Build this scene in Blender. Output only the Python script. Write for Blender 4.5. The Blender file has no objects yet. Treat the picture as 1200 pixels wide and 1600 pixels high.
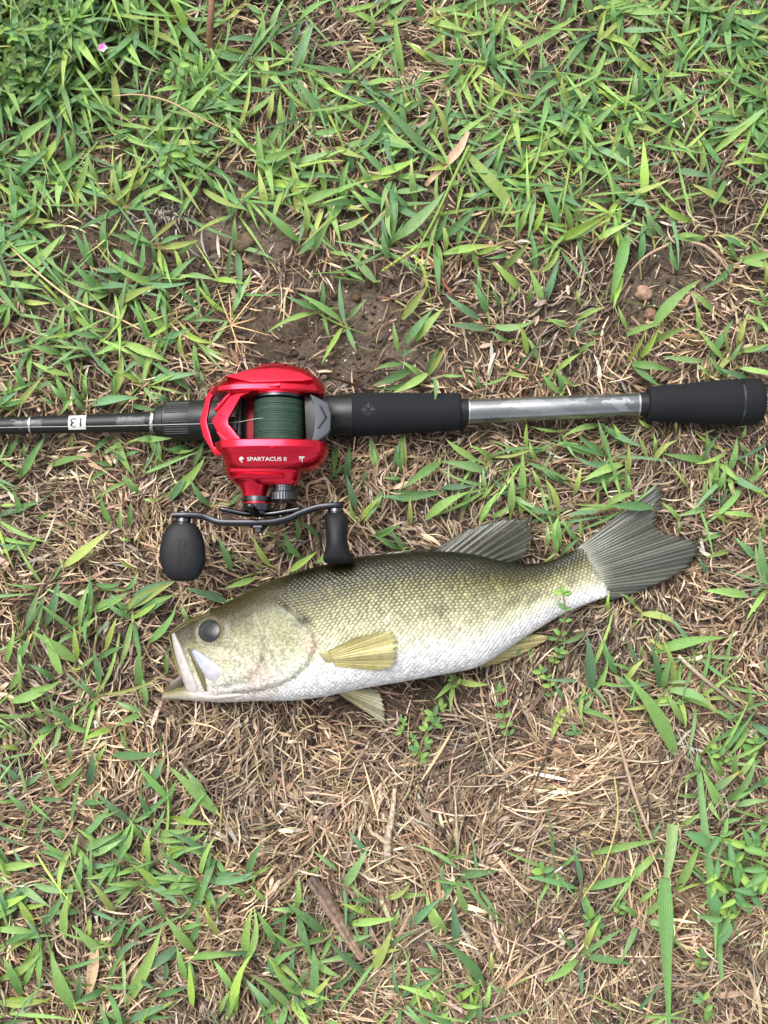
import bpy, bmesh, math, random
import numpy as np
from mathutils import Vector
from mathutils.bvhtree import BVHTree

# ------------------------------------------------------------------ camera, sky, sun, exposure
SC = bpy.context.scene
COL = SC.collection
PPM = 2400.0                      # photo pixels per metre on the ground at the picture's centre
CAM_D = 0.72                      # camera distance to the centre of the picture (m)
TILT = math.radians(7.0)          # phone leans a little forward
CAM = np.array([0.0, -CAM_D * math.sin(TILT), CAM_D * math.cos(TILT)])
FWD = np.array([0.0, math.sin(TILT), -math.cos(TILT)])
UPV = np.array([0.0, math.cos(TILT), math.sin(TILT)])

cam_data = bpy.data.cameras.new('camera')
cam = bpy.data.objects.new('camera', cam_data)
COL.objects.link(cam)
cam.location = CAM
cam.rotation_euler = (TILT, 0, 0)
cam_data.sensor_fit = 'VERTICAL'
cam_data.sensor_height = 24.0
cam_data.lens = 24.0 * CAM_D / (1600 / PPM)
cam_data.clip_start = 0.02
cam_data.clip_end = 200.0
SC.camera = cam

SUN_EL, SUN_AZ = math.radians(58), math.radians(-35)   # azimuth measured from +Y (top of picture), clockwise
world = bpy.data.worlds.new('World')
SC.world = world
world.use_nodes = True
wn = world.node_tree
bg = wn.nodes['Background']
sky = wn.nodes.new('ShaderNodeTexSky')
sky.sky_type = 'NISHITA'
sky.sun_disc = False
sky.sun_elevation = SUN_EL
sky.sun_rotation = SUN_AZ
sky.air_density = 1.0
sky.dust_density = 5.0
sky.ozone_density = 1.0
hs = wn.nodes.new('ShaderNodeHueSaturation')           # overcast: the blue is mostly gone
hs.inputs['Saturation'].default_value = 0.25
wn.links.new(sky.outputs[0], hs.inputs['Color'])
wn.links.new(hs.outputs[0], bg.inputs['Color'])
bg.inputs['Strength'].default_value = 0.15
sd = bpy.data.lights.new('sun', 'SUN')
sd.energy = 1.15
sd.angle = math.radians(40)
sd.color = (1.0, 0.965, 0.92)
sun = bpy.data.objects.new('sun', sd)
COL.objects.link(sun)
sdir = Vector((math.sin(SUN_AZ) * math.cos(SUN_EL), math.cos(SUN_AZ) * math.cos(SUN_EL), math.sin(SUN_EL)))
sun.rotation_euler = sdir.to_track_quat('Z', 'Y').to_euler()
sun.location = sdir * 3
SC.view_settings.view_transform = 'Standard'
SC.view_settings.look = 'None'
SC.view_settings.gamma = 1.0
SC.view_settings.use_curve_mapping = False
SC.view_settings.exposure = 0.92

# ------------------------------------------------------------------ helpers
rng = np.random.default_rng(11)
random.seed(5)

def W(px, py, zpx=0.0):
    """photo pixel + height (in px units) -> world metres"""
    px = np.asarray(px, float); py = np.asarray(py, float); z = np.asarray(zpx, float) / PPM
    f = CAM_D * PPM
    a = (px - 600.0) / f; b = (800.0 - py) / f
    dx = a; dy = FWD[1] + b * UPV[1]; dz = FWD[2] + b * UPV[2]
    t = (z - CAM[2]) / dz
    return np.stack(np.broadcast_arrays(CAM[0] + t * dx, CAM[1] + t * dy, z + 0 * t), -1)

def lin(r, g, b):
    c = np.array([r, g, b], float) / 255.0
    return np.where(c <= 0.04045, c / 12.92, ((c + 0.055) / 1.055) ** 2.4)

def gh(x, y):
    """ground height (m) at world x,y"""
    h = (np.sin(x * 31 + 1.3) * np.cos(y * 27 - .4) * 1.5 + np.sin(x * 71 + y * 43) * .8 + np.sin(x * 117 - y * 139 + 2) * .5
         + np.sin(x * 233 + y * 201 + 1) * .25)
    return h * 0.0011

def tag(o, label=None, cat=None, group=None, kind=None):
    if label: o['label'] = label
    if cat: o['category'] = cat
    if group: o['group'] = group
    if kind: o['kind'] = kind
    return o

def empty(name, loc):
    o = bpy.data.objects.new(name, None)
    o.empty_display_size = 0.02
    o.location = loc
    COL.objects.link(o)
    return o

def new_mesh(name, verts, faces, smooth=True, col=None, uv=None, sharp=None):
    me = bpy.data.meshes.new(name)
    verts = np.asarray(verts, float).reshape(-1, 3)
    if isinstance(faces, np.ndarray):
        n, k = faces.shape
        me.vertices.add(len(verts)); me.vertices.foreach_set('co', verts.astype(np.float32).ravel())
        me.loops.add(n * k); me.loops.foreach_set('vertex_index', faces.astype(np.int32).ravel())
        me.polygons.add(n); me.polygons.foreach_set('loop_start', np.arange(0, n * k, k, dtype=np.int32))
        me.update(calc_edges=True)
    else:
        me.from_pydata([tuple(v) for v in verts], [], [tuple(int(i) for i in f) for f in faces])
        me.update()
    me.polygons.foreach_set('use_smooth', np.full(len(me.polygons), bool(smooth)))
    if sharp is not None:
        me.set_sharp_from_angle(angle=math.radians(sharp))
    if col is not None:
        c = np.ones((len(verts), 4), np.float32); c[:, :np.asarray(col).shape[1]] = col
        at = me.color_attributes.new('Col', 'FLOAT_COLOR', 'POINT')
        at.data.foreach_set('color', c.ravel())
    if uv is not None:
        ul = me.uv_layers.new(name='UVMap')
        li = np.zeros(len(me.loops), np.int32); me.loops.foreach_get('vertex_index', li)
        ul.data.foreach_set('uv', np.asarray(uv, np.float32)[li].ravel())
    me.validate()
    return me

def obj(name, me, mat, parent=None):
    o = bpy.data.objects.new(name, me)
    if mat is not None and not me.materials:
        me.materials.append(mat)
    COL.objects.link(o)
    if parent is not None:
        o.parent = parent
    return o

class Frame:
    """rigid local frame of one thing: photo px at height zref map to local metres (z absolute px units)"""
    def __init__(s, px, py, zref):
        s.px, s.py, s.zref = px, py, zref
        w = W(px, py, zref)
        s.loc = (w[0], w[1], 0.0)
        depth = float(np.dot(w - CAM, FWD))
        s.k = depth / CAM_D / PPM
    def v(s, px, py, z):
        px = np.asarray(px, float); py = np.asarray(py, float); z = np.asarray(z, float)
        return np.stack(np.broadcast_arrays((px - s.px) * s.k, (s.py - py) * s.k, z * s.k), -1)

def cr(pts, n):
    """Catmull-Rom through rows of pts, n samples"""
    P = np.asarray(pts, float); m = len(P)
    Q = np.vstack([2 * P[0] - P[1], P, 2 * P[-1] - P[-2]])
    u = np.linspace(0, m - 1, n); i = np.minimum(u.astype(int), m - 2); t = (u - i)[:, None]
    p0, p1, p2, p3 = Q[i], Q[i + 1], Q[i + 2], Q[i + 3]
    return .5 * (2 * p1 + (p2 - p0) * t + (2 * p0 - 5 * p1 + 4 * p2 - p3) * t ** 2 + (3 * p1 - p0 - 3 * p2 + p3) * t ** 3)

def grid_faces(nr, nc, wrap=False):
    i = np.arange(nr - 1)[:, None]; j = np.arange(nc if wrap else nc - 1)[None, :]
    j2 = (j + 1) % nc
    return np.stack([i * nc + j, i * nc + j2, (i + 1) * nc + j2, (i + 1) * nc + j], -1).reshape(-1, 4)

def loft(rings, caps=True):
    """rings (n,m,3) -> verts, faces list (closed rings)"""
    n, m, _ = rings.shape
    f = [tuple(q) for q in grid_faces(n, m, True)]
    if caps:
        f.append(tuple(range(m))[::-1]); f.append(tuple((n - 1) * m + k for k in range(m)))
    return rings.reshape(-1, 3), f

def fix_normals(me):
    bm = bmesh.new(); bm.from_mesh(me); bmesh.ops.recalc_face_normals(bm, faces=bm.faces[:]); bm.to_mesh(me); bm.free()

def tube_pts(path, rad, seg=6):
    """path (n,3), rad scalar or (n,) -> verts, faces"""
    P = np.asarray(path, float); n = len(P)
    T = np.gradient(P, axis=0); T /= np.linalg.norm(T, axis=1, keepdims=True) + 1e-12
    ref = np.array([0, 0, 1.0]) if abs(T[:, 2]).mean() < .8 else np.array([1.0, 0, 0])
    A = np.cross(T, ref); A /= np.linalg.norm(A, axis=1, keepdims=True) + 1e-12
    B = np.cross(A, T)
    r = np.broadcast_to(np.asarray(rad, float), (n,))[:, None, None]
    a = np.linspace(0, 2 * math.pi, seg, endpoint=False)
    R = P[:, None] + r * (A[:, None] * np.cos(a)[None, :, None] + B[:, None] * np.sin(a)[None, :, None])
    return loft(R)

def in_poly(px, py, poly):
    px = np.asarray(px); py = np.asarray(py); r = np.zeros(px.shape, bool)
    n = len(poly)
    for i in range(n):
        x1, y1 = poly[i]; x2, y2 = poly[(i + 1) % n]
        c = ((y1 > py) != (y2 > py)) & (px < (x2 - x1) * (py - y1) / (y2 - y1 + 1e-12) + x1)
        r ^= c
    return r

def text_mesh(s, size=1.0, bold=0.0):
    """2D outline text -> verts (n,2), faces"""
    cu = bpy.data.curves.new('t', 'FONT'); cu.body = s; cu.size = size; cu.align_x = 'CENTER'; cu.align_y = 'CENTER'
    cu.offset = bold; cu.resolution_u = 3
    o = bpy.data.objects.new('t', cu); COL.objects.link(o)
    dg = bpy.context.evaluated_depsgraph_get()
    me = bpy.data.meshes.new_from_object(o.evaluated_get(dg))
    v = np.array([p.co[:2] for p in me.vertices]); f = [tuple(p.vertices) for p in me.polygons]
    bm = bmesh.new(); bm.from_mesh(me); bmesh.ops.triangulate(bm, faces=bm.faces[:])
    for _ in range(2):
        bmesh.ops.subdivide_edges(bm, edges=[e for e in bm.edges if e.calc_length() > size * .09], cuts=1)
        bmesh.ops.triangulate(bm, faces=bm.faces[:])
    bm.verts.index_update()
    v = np.array([p.co[:2] for p in bm.verts]); f = [tuple(q.index for q in p.verts) for p in bm.faces]; bm.free()
    bpy.data.objects.remove(o); bpy.data.curves.remove(cu); bpy.data.meshes.remove(me)
    return v, f

# ------------------------------------------------------------------ materials
class NT:
    def __init__(s, name):
        s.m = bpy.data.materials.new(name); s.m.use_nodes = True
        s.t = s.m.node_tree; s.b = s.t.nodes['Principled BSDF']; s.out = s.t.nodes['Material Output']
    def n(s, typ, **kw):
        nd = s.t.nodes.new(typ)
        for k, v in kw.items():
            if k in nd.inputs.keys(): nd.inputs[k].default_value = v
            else: setattr(nd, k, v)
        return nd
    def l(s, a, b): s.t.links.new(a, b)
    def set(s, **kw):
        for k, v in kw.items(): s.b.inputs[k.replace('_', ' ')].default_value = v

def c4(c): return (float(c[0]), float(c[1]), float(c[2]), 1.0)

def mat_plain(name, col, rough=.5, metal=0.0, bump=0.0, scale=900.0, var=0.15, coat=0.0, spec=.5, detail=4.0):
    t = NT(name)
    tc = t.n('ShaderNodeTexCoord')
    nz = t.n('ShaderNodeTexNoise', Scale=scale, Detail=detail); t.l(tc.outputs['Object'], nz.inputs['Vector'])
    mx = t.n('ShaderNodeMix', data_type='RGBA')
    a = np.array(col)
    mx.inputs[6].default_value = c4(a * (1 - var)); mx.inputs[7].default_value = c4(np.minimum(a * (1 + var), .95))
    t.l(nz.outputs['Fac'], mx.inputs[0]); t.l(mx.outputs[2], t.b.inputs['Base Color'])
    t.set(Roughness=rough, Metallic=metal, Coat_Weight=coat, Specular_IOR_Level=spec)
    if bump:
        b = t.n('ShaderNodeBump', Strength=bump, Distance=0.0004); t.l(nz.outputs['Fac'], b.inputs['Height'])
        t.l(b.outputs[0], t.b.inputs['Normal'])
    return t.m

def mat_leaf(name, veins=True, trans=.28, rough=.42):
    t = NT(name)
    at = t.n('ShaderNodeAttribute', attribute_name='Col')
    uv = t.n('ShaderNodeUVMap'); sx = t.n('ShaderNodeSeparateXYZ'); t.l(uv.outputs[0], sx.inputs[0])
    m1 = t.n('ShaderNodeMath', operation='MULTIPLY'); m1.inputs[1].default_value = 44.0; t.l(sx.outputs[0], m1.inputs[0])
    m2 = t.n('ShaderNodeMath', operation='SINE'); t.l(m1.outputs[0], m2.inputs[0])
    tc = t.n('ShaderNodeTexCoord')
    nz = t.n('ShaderNodeTexNoise', Scale=160.0, Detail=5.0, Roughness=.65); t.l(tc.outputs['Object'], nz.inputs['Vector'])
    # blotches: yellowed, drying spots
    rp = t.n('ShaderNodeValToRGB'); rp.color_ramp.elements[0].position = .62; rp.color_ramp.elements[1].position = .74
    t.l(nz.outputs['Fac'], rp.inputs[0])
    mxy = t.n('ShaderNodeMix', data_type='RGBA'); mxy.inputs[7].default_value = c4((.30, .27, .08))
    f = t.n('ShaderNodeMath', operation='MULTIPLY'); f.inputs[1].default_value = .45
    t.l(rp.outputs[0], f.inputs[0]); t.l(f.outputs[0], mxy.inputs[0]); t.l(at.outputs['Color'], mxy.inputs[6])
    # vein lightening
    vm = t.n('ShaderNodeMapRange'); vm.inputs[1].default_value = -1; vm.inputs[2].default_value = 1
    vm.inputs[3].default_value = .86 if veins else .97; vm.inputs[4].default_value = 1.16 if veins else 1.03
    t.l(m2.outputs[0], vm.inputs[0])
    n2 = t.n('ShaderNodeTexNoise', Scale=420.0, Detail=3.0); t.l(tc.outputs['Object'], n2.inputs['Vector'])
    nm = t.n('ShaderNodeMapRange'); nm.inputs[3].default_value = .75; nm.inputs[4].default_value = 1.25; t.l(n2.outputs['Fac'], nm.inputs[0])
    mm = t.n('ShaderNodeMath', operation='MULTIPLY'); t.l(vm.outputs[0], mm.inputs[0]); t.l(nm.outputs[0], mm.inputs[1])
    vv = t.n('ShaderNodeVectorMath', operation='SCALE'); t.l(mxy.outputs[2], vv.inputs[0]); t.l(mm.outputs[0], vv.inputs['Scale'])
    t.l(vv.outputs[0], t.b.inputs['Base Color'])
    t.set(Roughness=rough, Specular_IOR_Level=.32)
    bp = t.n('ShaderNodeBump', Strength=.25, Distance=0.0003); t.l(m2.outputs[0], bp.inputs['Height']); t.l(bp.outputs[0], t.b.inputs['Normal'])
    tr = t.n('ShaderNodeBsdfTranslucent')
    tv = t.n('ShaderNodeVectorMath', operation='MULTIPLY'); tv.inputs[1].default_value = (1.5, 1.35, .7); t.l(vv.outputs[0], tv.inputs[0])
    t.l(tv.outputs[0], tr.inputs['Color'])
    ms = t.n('ShaderNodeMixShader'); ms.inputs[0].default_value = trans
    t.l(t.b.outputs[0], ms.inputs[1]); t.l(tr.outputs[0], ms.inputs[2]); t.l(ms.outputs[0], t.out.inputs['Surface'])
    return t.m

def mat_attr(name, rough=.5, spec=.4, coat=0.0, coat_rough=.1, metal=0.0, noise=None, bump=0.0, vor=None, sss=0.0, alpha=False, dist=.0003, cells=0.0):
    """colour from the Col attribute with fine procedural variation"""
    t = NT(name)
    at = t.n('ShaderNodeAttribute', attribute_name='Col')
    src = at.outputs['Color']
    tc = t.n('ShaderNodeTexCoord')
    if noise:
        sc_, amt = noise
        nz = t.n('ShaderNodeTexNoise', Scale=sc_, Detail=5.0, Roughness=.6); t.l(tc.outputs['Object'], nz.inputs['Vector'])
        nm = t.n('ShaderNodeMapRange'); nm.inputs[1].default_value = .25; nm.inputs[2].default_value = .75
        nm.inputs[3].default_value = 1 - amt; nm.inputs[4].default_value = 1 + amt; t.l(nz.outputs['Fac'], nm.inputs[0])
        vv = t.n('ShaderNodeVectorMath', operation='SCALE'); t.l(src, vv.inputs[0]); t.l(nm.outputs[0], vv.inputs['Scale'])
        src = vv.outputs[0]
        if bump:
            b = t.n('ShaderNodeBump', Strength=bump, Distance=dist)
            h = nz.outputs['Fac']
            if vor:
                vo = t.n('ShaderNodeTexVoronoi', Scale=vor); t.l(tc.outputs['Object'], vo.inputs['Vector']); h = vo.outputs['Distance']
                if cells:
                    cr_ = t.n('ShaderNodeMapRange'); cr_.inputs[1].default_value = .1; cr_.inputs[2].default_value = .75; cr_.inputs[3].default_value = 1 + cells; cr_.inputs[4].default_value = 1 - cells; t.l(h, cr_.inputs[0])
                    v2 = t.n('ShaderNodeVectorMath', operation='SCALE'); t.l(src, v2.inputs[0]); t.l(cr_.outputs[0], v2.inputs['Scale']); src = v2.outputs[0]
            t.l(h, b.inputs['Height']); t.l(b.outputs[0], t.b.inputs['Normal'])
    t.l(src, t.b.inputs['Base Color'])
    t.set(Roughness=rough, Specular_IOR_Level=spec, Coat_Weight=coat, Coat_Roughness=coat_rough, Metallic=metal)
    if sss:
        t.set(Subsurface_Weight=sss, Subsurface_Scale=.002)
    if alpha:
        t.l(at.outputs['Alpha'], t.b.inputs['Alpha'])
    return t.m

M = {}
M['leaf'] = mat_leaf('grass_leaf', rough=.52)
M['weed'] = mat_leaf('weed_leaf', veins=False, trans=.3, rough=.5)
M['straw'] = mat_attr('dead_straw', rough=.75, spec=.25, noise=(700.0, .35), bump=.3)
M['crumb'] = mat_attr('soil_crumb', rough=.9, spec=.2, noise=(900.0, .3), bump=.4)
M['wood'] = mat_attr('weathered_wood', rough=.9, spec=.15, noise=(300.0, .55), bump=1.0, dist=.0012)
M['fish'] = mat_attr('fish_skin', rough=.4, spec=.35, coat=.2, coat_rough=.2, noise=(330.0, .34), bump=.45, vor=620.0, dist=.0005, cells=.3)
M['scale'] = mat_attr('fish_scale', rough=.36, spec=.35, coat=.22, coat_rough=.2, noise=(200.0, .2))
M['lip'] = mat_attr('fish_lip', rough=.36, spec=.4, coat=.2, coat_rough=.15, noise=(260.0, .22), bump=.3)
M['fin'] = mat_attr('fish_fin', rough=.35, spec=.5, coat=.3, coat_rough=.15, noise=(380.0, .2), alpha=True)
M['eye'] = mat_attr('fish_eye', rough=.3, spec=.35, coat=.22, coat_rough=.05, noise=(300.0, .35))

def soil_mat():
    t = NT('soil')
    tc = t.n('ShaderNodeTexCoord')
    n1 = t.n('ShaderNodeTexNoise', Scale=14.0, Detail=6.0, Roughness=.6); t.l(tc.outputs['Object'], n1.inputs['Vector'])
    r1 = t.n('ShaderNodeValToRGB')
    e = r1.color_ramp.elements; e[0].position = .3; e[0].color = c4((.042, .034, .027)); e[1].position = .72; e[1].color = c4((.165, .135, .108))
    t.l(n1.outputs['Fac'], r1.inputs[0])
    n2 = t.n('ShaderNodeTexNoise', Scale=380.0, Detail=6.0, Roughness=.75); t.l(tc.outputs['Object'], n2.inputs['Vector'])
    r2 = t.n('ShaderNodeValToRGB'); e = r2.color_ramp.elements; e[0].position = .35; e[0].color = (.45, .45, .45, 1); e[1].position = .72; e[1].color = (1.9, 1.75, 1.6, 1)
    t.l(n2.outputs['Fac'], r2.inputs[0])
    mv = t.n('ShaderNodeVectorMath', operation='MULTIPLY'); t.l(r1.outputs[0], mv.inputs[0]); t.l(r2.outputs[0], mv.inputs[1])
    # pale sand grains
    vo = t.n('ShaderNodeTexVoronoi', Scale=850.0); t.l(tc.outputs['Object'], vo.inputs['Vector'])
    r3 = t.n('ShaderNodeValToRGB'); e = r3.color_ramp.elements; e[0].position = .0; e[0].color = (1, 1, 1, 1); e[1].position = .22; e[1].color = (0, 0, 0, 1)
    t.l(vo.outputs['Distance'], r3.inputs[0])
    sv = t.n('ShaderNodeSeparateColor'); t.l(vo.outputs['Color'], sv.inputs[0])
    gt = t.n('ShaderNodeMath', operation='GREATER_THAN'); gt.inputs[1].default_value = .8; t.l(sv.outputs[0], gt.inputs[0])
    ml = t.n('ShaderNodeMath', operation='MULTIPLY'); t.l(gt.outputs[0], ml.inputs[0]); t.l(r3.outputs[0], ml.inputs[1])
    mx = t.n('ShaderNodeMix', data_type='RGBA'); mx.inputs[7].default_value = c4((.42, .38, .31))
    t.l(ml.outputs[0], mx.inputs[0]); t.l(mv.outputs[0], mx.inputs[6]); t.l(mx.outputs[2], t.b.inputs['Base Color'])
    t.set(Roughness=.95, Specular_IOR_Level=.15)
    ad = t.n('ShaderNodeMath', operation='ADD'); t.l(n2.outputs['Fac'], ad.inputs[0]); t.l(ml.outputs[0], ad.inputs[1])
    b = t.n('ShaderNodeBump', Strength=.8, Distance=.0012); t.l(ad.outputs[0], b.inputs['Height']); t.l(b.outputs[0], t.b.inputs['Normal'])
    return t.m
M['soil'] = soil_mat()

# ------------------------------------------------------------------ ground (structure)
def build_ground():
    a = np.linspace(-.62, .62, 150)
    far = np.array([-60, -20, -6, -2, -1])
    ax = np.concatenate([far, a, -far[::-1]])
    X, Y = np.meshgrid(ax, ax)
    near = (abs(X) < .63) & (abs(Y) < .63)
    Z = np.where(near, gh(X, Y) + rng.normal(0, .00035, X.shape), 0)
    Z = np.where(abs(X) + abs(Y) > 3, -0.004, Z)
    me = new_mesh('ground', np.stack([X, Y, Z], -1).reshape(-1, 3), grid_faces(len(ax), len(ax)))
    tag(obj('ground', me, M['soil']), 'dark sandy soil under the straw and grass', None, None, 'structure')
build_ground()

# density maps, one digit per 100 px cell of the photograph (grass cover / straw cover)
GRASS = ['999763665689', '998766677998', '887788789998', '852277557653', '555235444334', '666411335543', '656433344444', '433445566554',
         '434555556533', '345333333333', '754322224564', '654210111244', '556522310126', '667544332237', '556655532335', '466556451233']
STRAW = ['544579877766', '444689877766', '444666776567', '432236554456', '544455566656', '677633556777', '777766778888', '999999878899',
         '999888887888', '567888888888', '778888778888', '888987689998', '998998899987', '888998888987', '887788888888', '888888888888']
def dmap(rows, px, py):
    A = np.array([[int(c) for c in r] for r in rows], float) / 9.0
    gx = np.clip(np.asarray(px) / 100 - .5, 0, 11); gy = np.clip(np.asarray(py) / 100 - .5, 0, 15)
    i = np.minimum(gx.astype(int), 10); j = np.minimum(gy.astype(int), 14); u = gx - i; v = gy - j
    return (A[j, i] * (1 - u) + A[j, i + 1] * u) * (1 - v) + (A[j + 1, i] * (1 - u) + A[j + 1, i + 1] * u) * v

FISH_POLY = [(256, 1088), (285, 1056), (262, 990), (300, 967), (360, 938), (440, 900), (530, 879), (640, 864), (700, 845), (770, 815), (830, 835),
             (835, 878), (915, 853), (975, 800), (1033, 760), (1034, 825), (1092, 852), (1060, 895), (955, 930), (880, 960), (789, 1014), (690, 1052),
             (600, 1080), (600, 1130), (527, 1085), (440, 1094), (340, 1096)]
ROD_POLY = [(-300, 650), (240, 642), (250, 624), (550, 612), (718, 612), (725, 622), (1005, 612), (1015, 600), (1100, 592), (1198, 588), (1198, 665),
            (1100, 668), (1015, 660), (1005, 655), (725, 668), (718, 674), (550, 686), (250, 692), (240, 680), (-300, 684)]
REEL_POLY = [(308, 658), (328, 600), (400, 566), (500, 580), (510, 690), (515, 715), (470, 760), (470, 785), (545, 785), (552, 878), (508, 878), (500, 805),
             (440, 822), (330, 822), (322, 900), (252, 900), (250, 820), (270, 795), (350, 795), (345, 715)]
BARE = [(300, 330, 140, 45), (400, 345, 60, 60), (560, 480, 90, 60), (540, 560, 60, 30), (60, 450, 75, 40), (640, 330, 90, 40), (900, 310, 60, 28), (1020, 425, 60, 40),
        (1010, 470, 50, 30), (90, 985, 55, 40), (560, 1107, 90, 18), (700, 1090, 45, 22), (450, 530, 60, 30), (655, 800, 50, 22), (880, 662, 70, 14), (120, 470, 60, 30), (640, 570, 50, 40), (230, 375, 60, 40)]
def bare(px, py):
    r = np.zeros(np.shape(px))
    for x, y, a, b in BARE: r = np.maximum(r, np.clip(1.5 - ((px - x) / a) ** 2 - ((py - y) / b) ** 2, 0, 1))
    return r
def in_things(px, py):
    return in_poly(px, py, FISH_POLY) | in_poly(px, py, ROD_POLY) | in_poly(px, py, REEL_POLY)

# ------------------------------------------------------------------ ribbons: straw and grass blades
def ribbons(P0, P1, P2, width, roll, ns, na, prof, colA, colB, tipstart, fold=.25):
    """n quadratic ribbons -> verts, faces, colours, uvs"""
    n = len(P0); t = np.linspace(0, 1, ns + 1)
    T = t[None, :, None]
    pts = (1 - T) ** 2 * P0[:, None] + 2 * T * (1 - T) * P1[:, None] + T ** 2 * P2[:, None]
    tan = 2 * (1 - T) * (P1 - P0)[:, None] + 2 * T * (P2 - P1)[:, None]
    tan /= np.linalg.norm(tan, axis=2, keepdims=True) + 1e-12
    side = np.cross(tan, np.array([0, 0, 1.0])); side /= np.linalg.norm(side, axis=2, keepdims=True) + 1e-9
    nrm = np.cross(side, tan)
    r = np.asarray(roll)
    if r.ndim == 1: r = r[:, None] * np.ones(ns + 1)
    s2 = side * np.cos(r)[..., None] + nrm * np.sin(r)[..., None]
    n2 = nrm * np.cos(r)[..., None] - side * np.sin(r)[..., None]
    w = width[:, None] * prof(t)[None, :] * .5
    vs = []
    for k in np.linspace(-1, 1, na):
        off = pts + s2 * (w * k)[..., None]
        if na == 3: off = off + n2 * (w * fold * (abs(k) * 2 - 1))[..., None]
        vs.append(off)
    V = np.stack(vs, 2).reshape(-1, 3)
    base = (np.arange(n) * (ns + 1) * na)[:, None]
    F = (base[:, :, None] + grid_faces(ns + 1, na)[None]).reshape(-1, 4)
    f = np.clip((t[None, :] - tipstart[:, None]) / .25, 0, 1)[..., None]
    C = colA[:, None] * (1 - f) + colB[:, None] * f
    C = np.repeat(C[:, :, None], na, 2).reshape(-1, 3)
    U = np.stack(np.broadcast_arrays(np.linspace(0, 1, na)[None, None, :] + 0 * np.arange(n)[:, None, None], t[None, :, None]), -1).reshape(-1, 2)
    return V, F, C, U

def join(parts):
    vs, fs, cs, us = [], [], [], []; o = 0
    for v, f, c, u in parts:
        vs.append(v); fs.append(f + o); cs.append(c); us.append(u); o += len(v)
    return np.vstack(vs), np.vstack(fs), np.vstack(cs), np.vstack(us)

def pick(pal, n, jit=.12):
    pal = np.array(pal); i = rng.integers(0, len(pal), n)
    c = pal[i] * np.exp(rng.normal(0, jit, (n, 1))) * np.exp(rng.normal(0, jit * .22, (n, 3)))
    return np.clip(c, 0, .9)

STRAW_PAL = [lin(142, 121, 99), lin(158, 136, 112), lin(118, 99, 81), lin(176, 154, 127), lin(94, 78, 64), lin(131, 111, 92), lin(150, 128, 102), lin(192, 172, 146)]
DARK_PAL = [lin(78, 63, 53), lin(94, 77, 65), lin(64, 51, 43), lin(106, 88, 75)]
GREY_PAL = [lin(160, 150, 140), lin(120, 110, 102), lin(188, 178, 164)]

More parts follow.
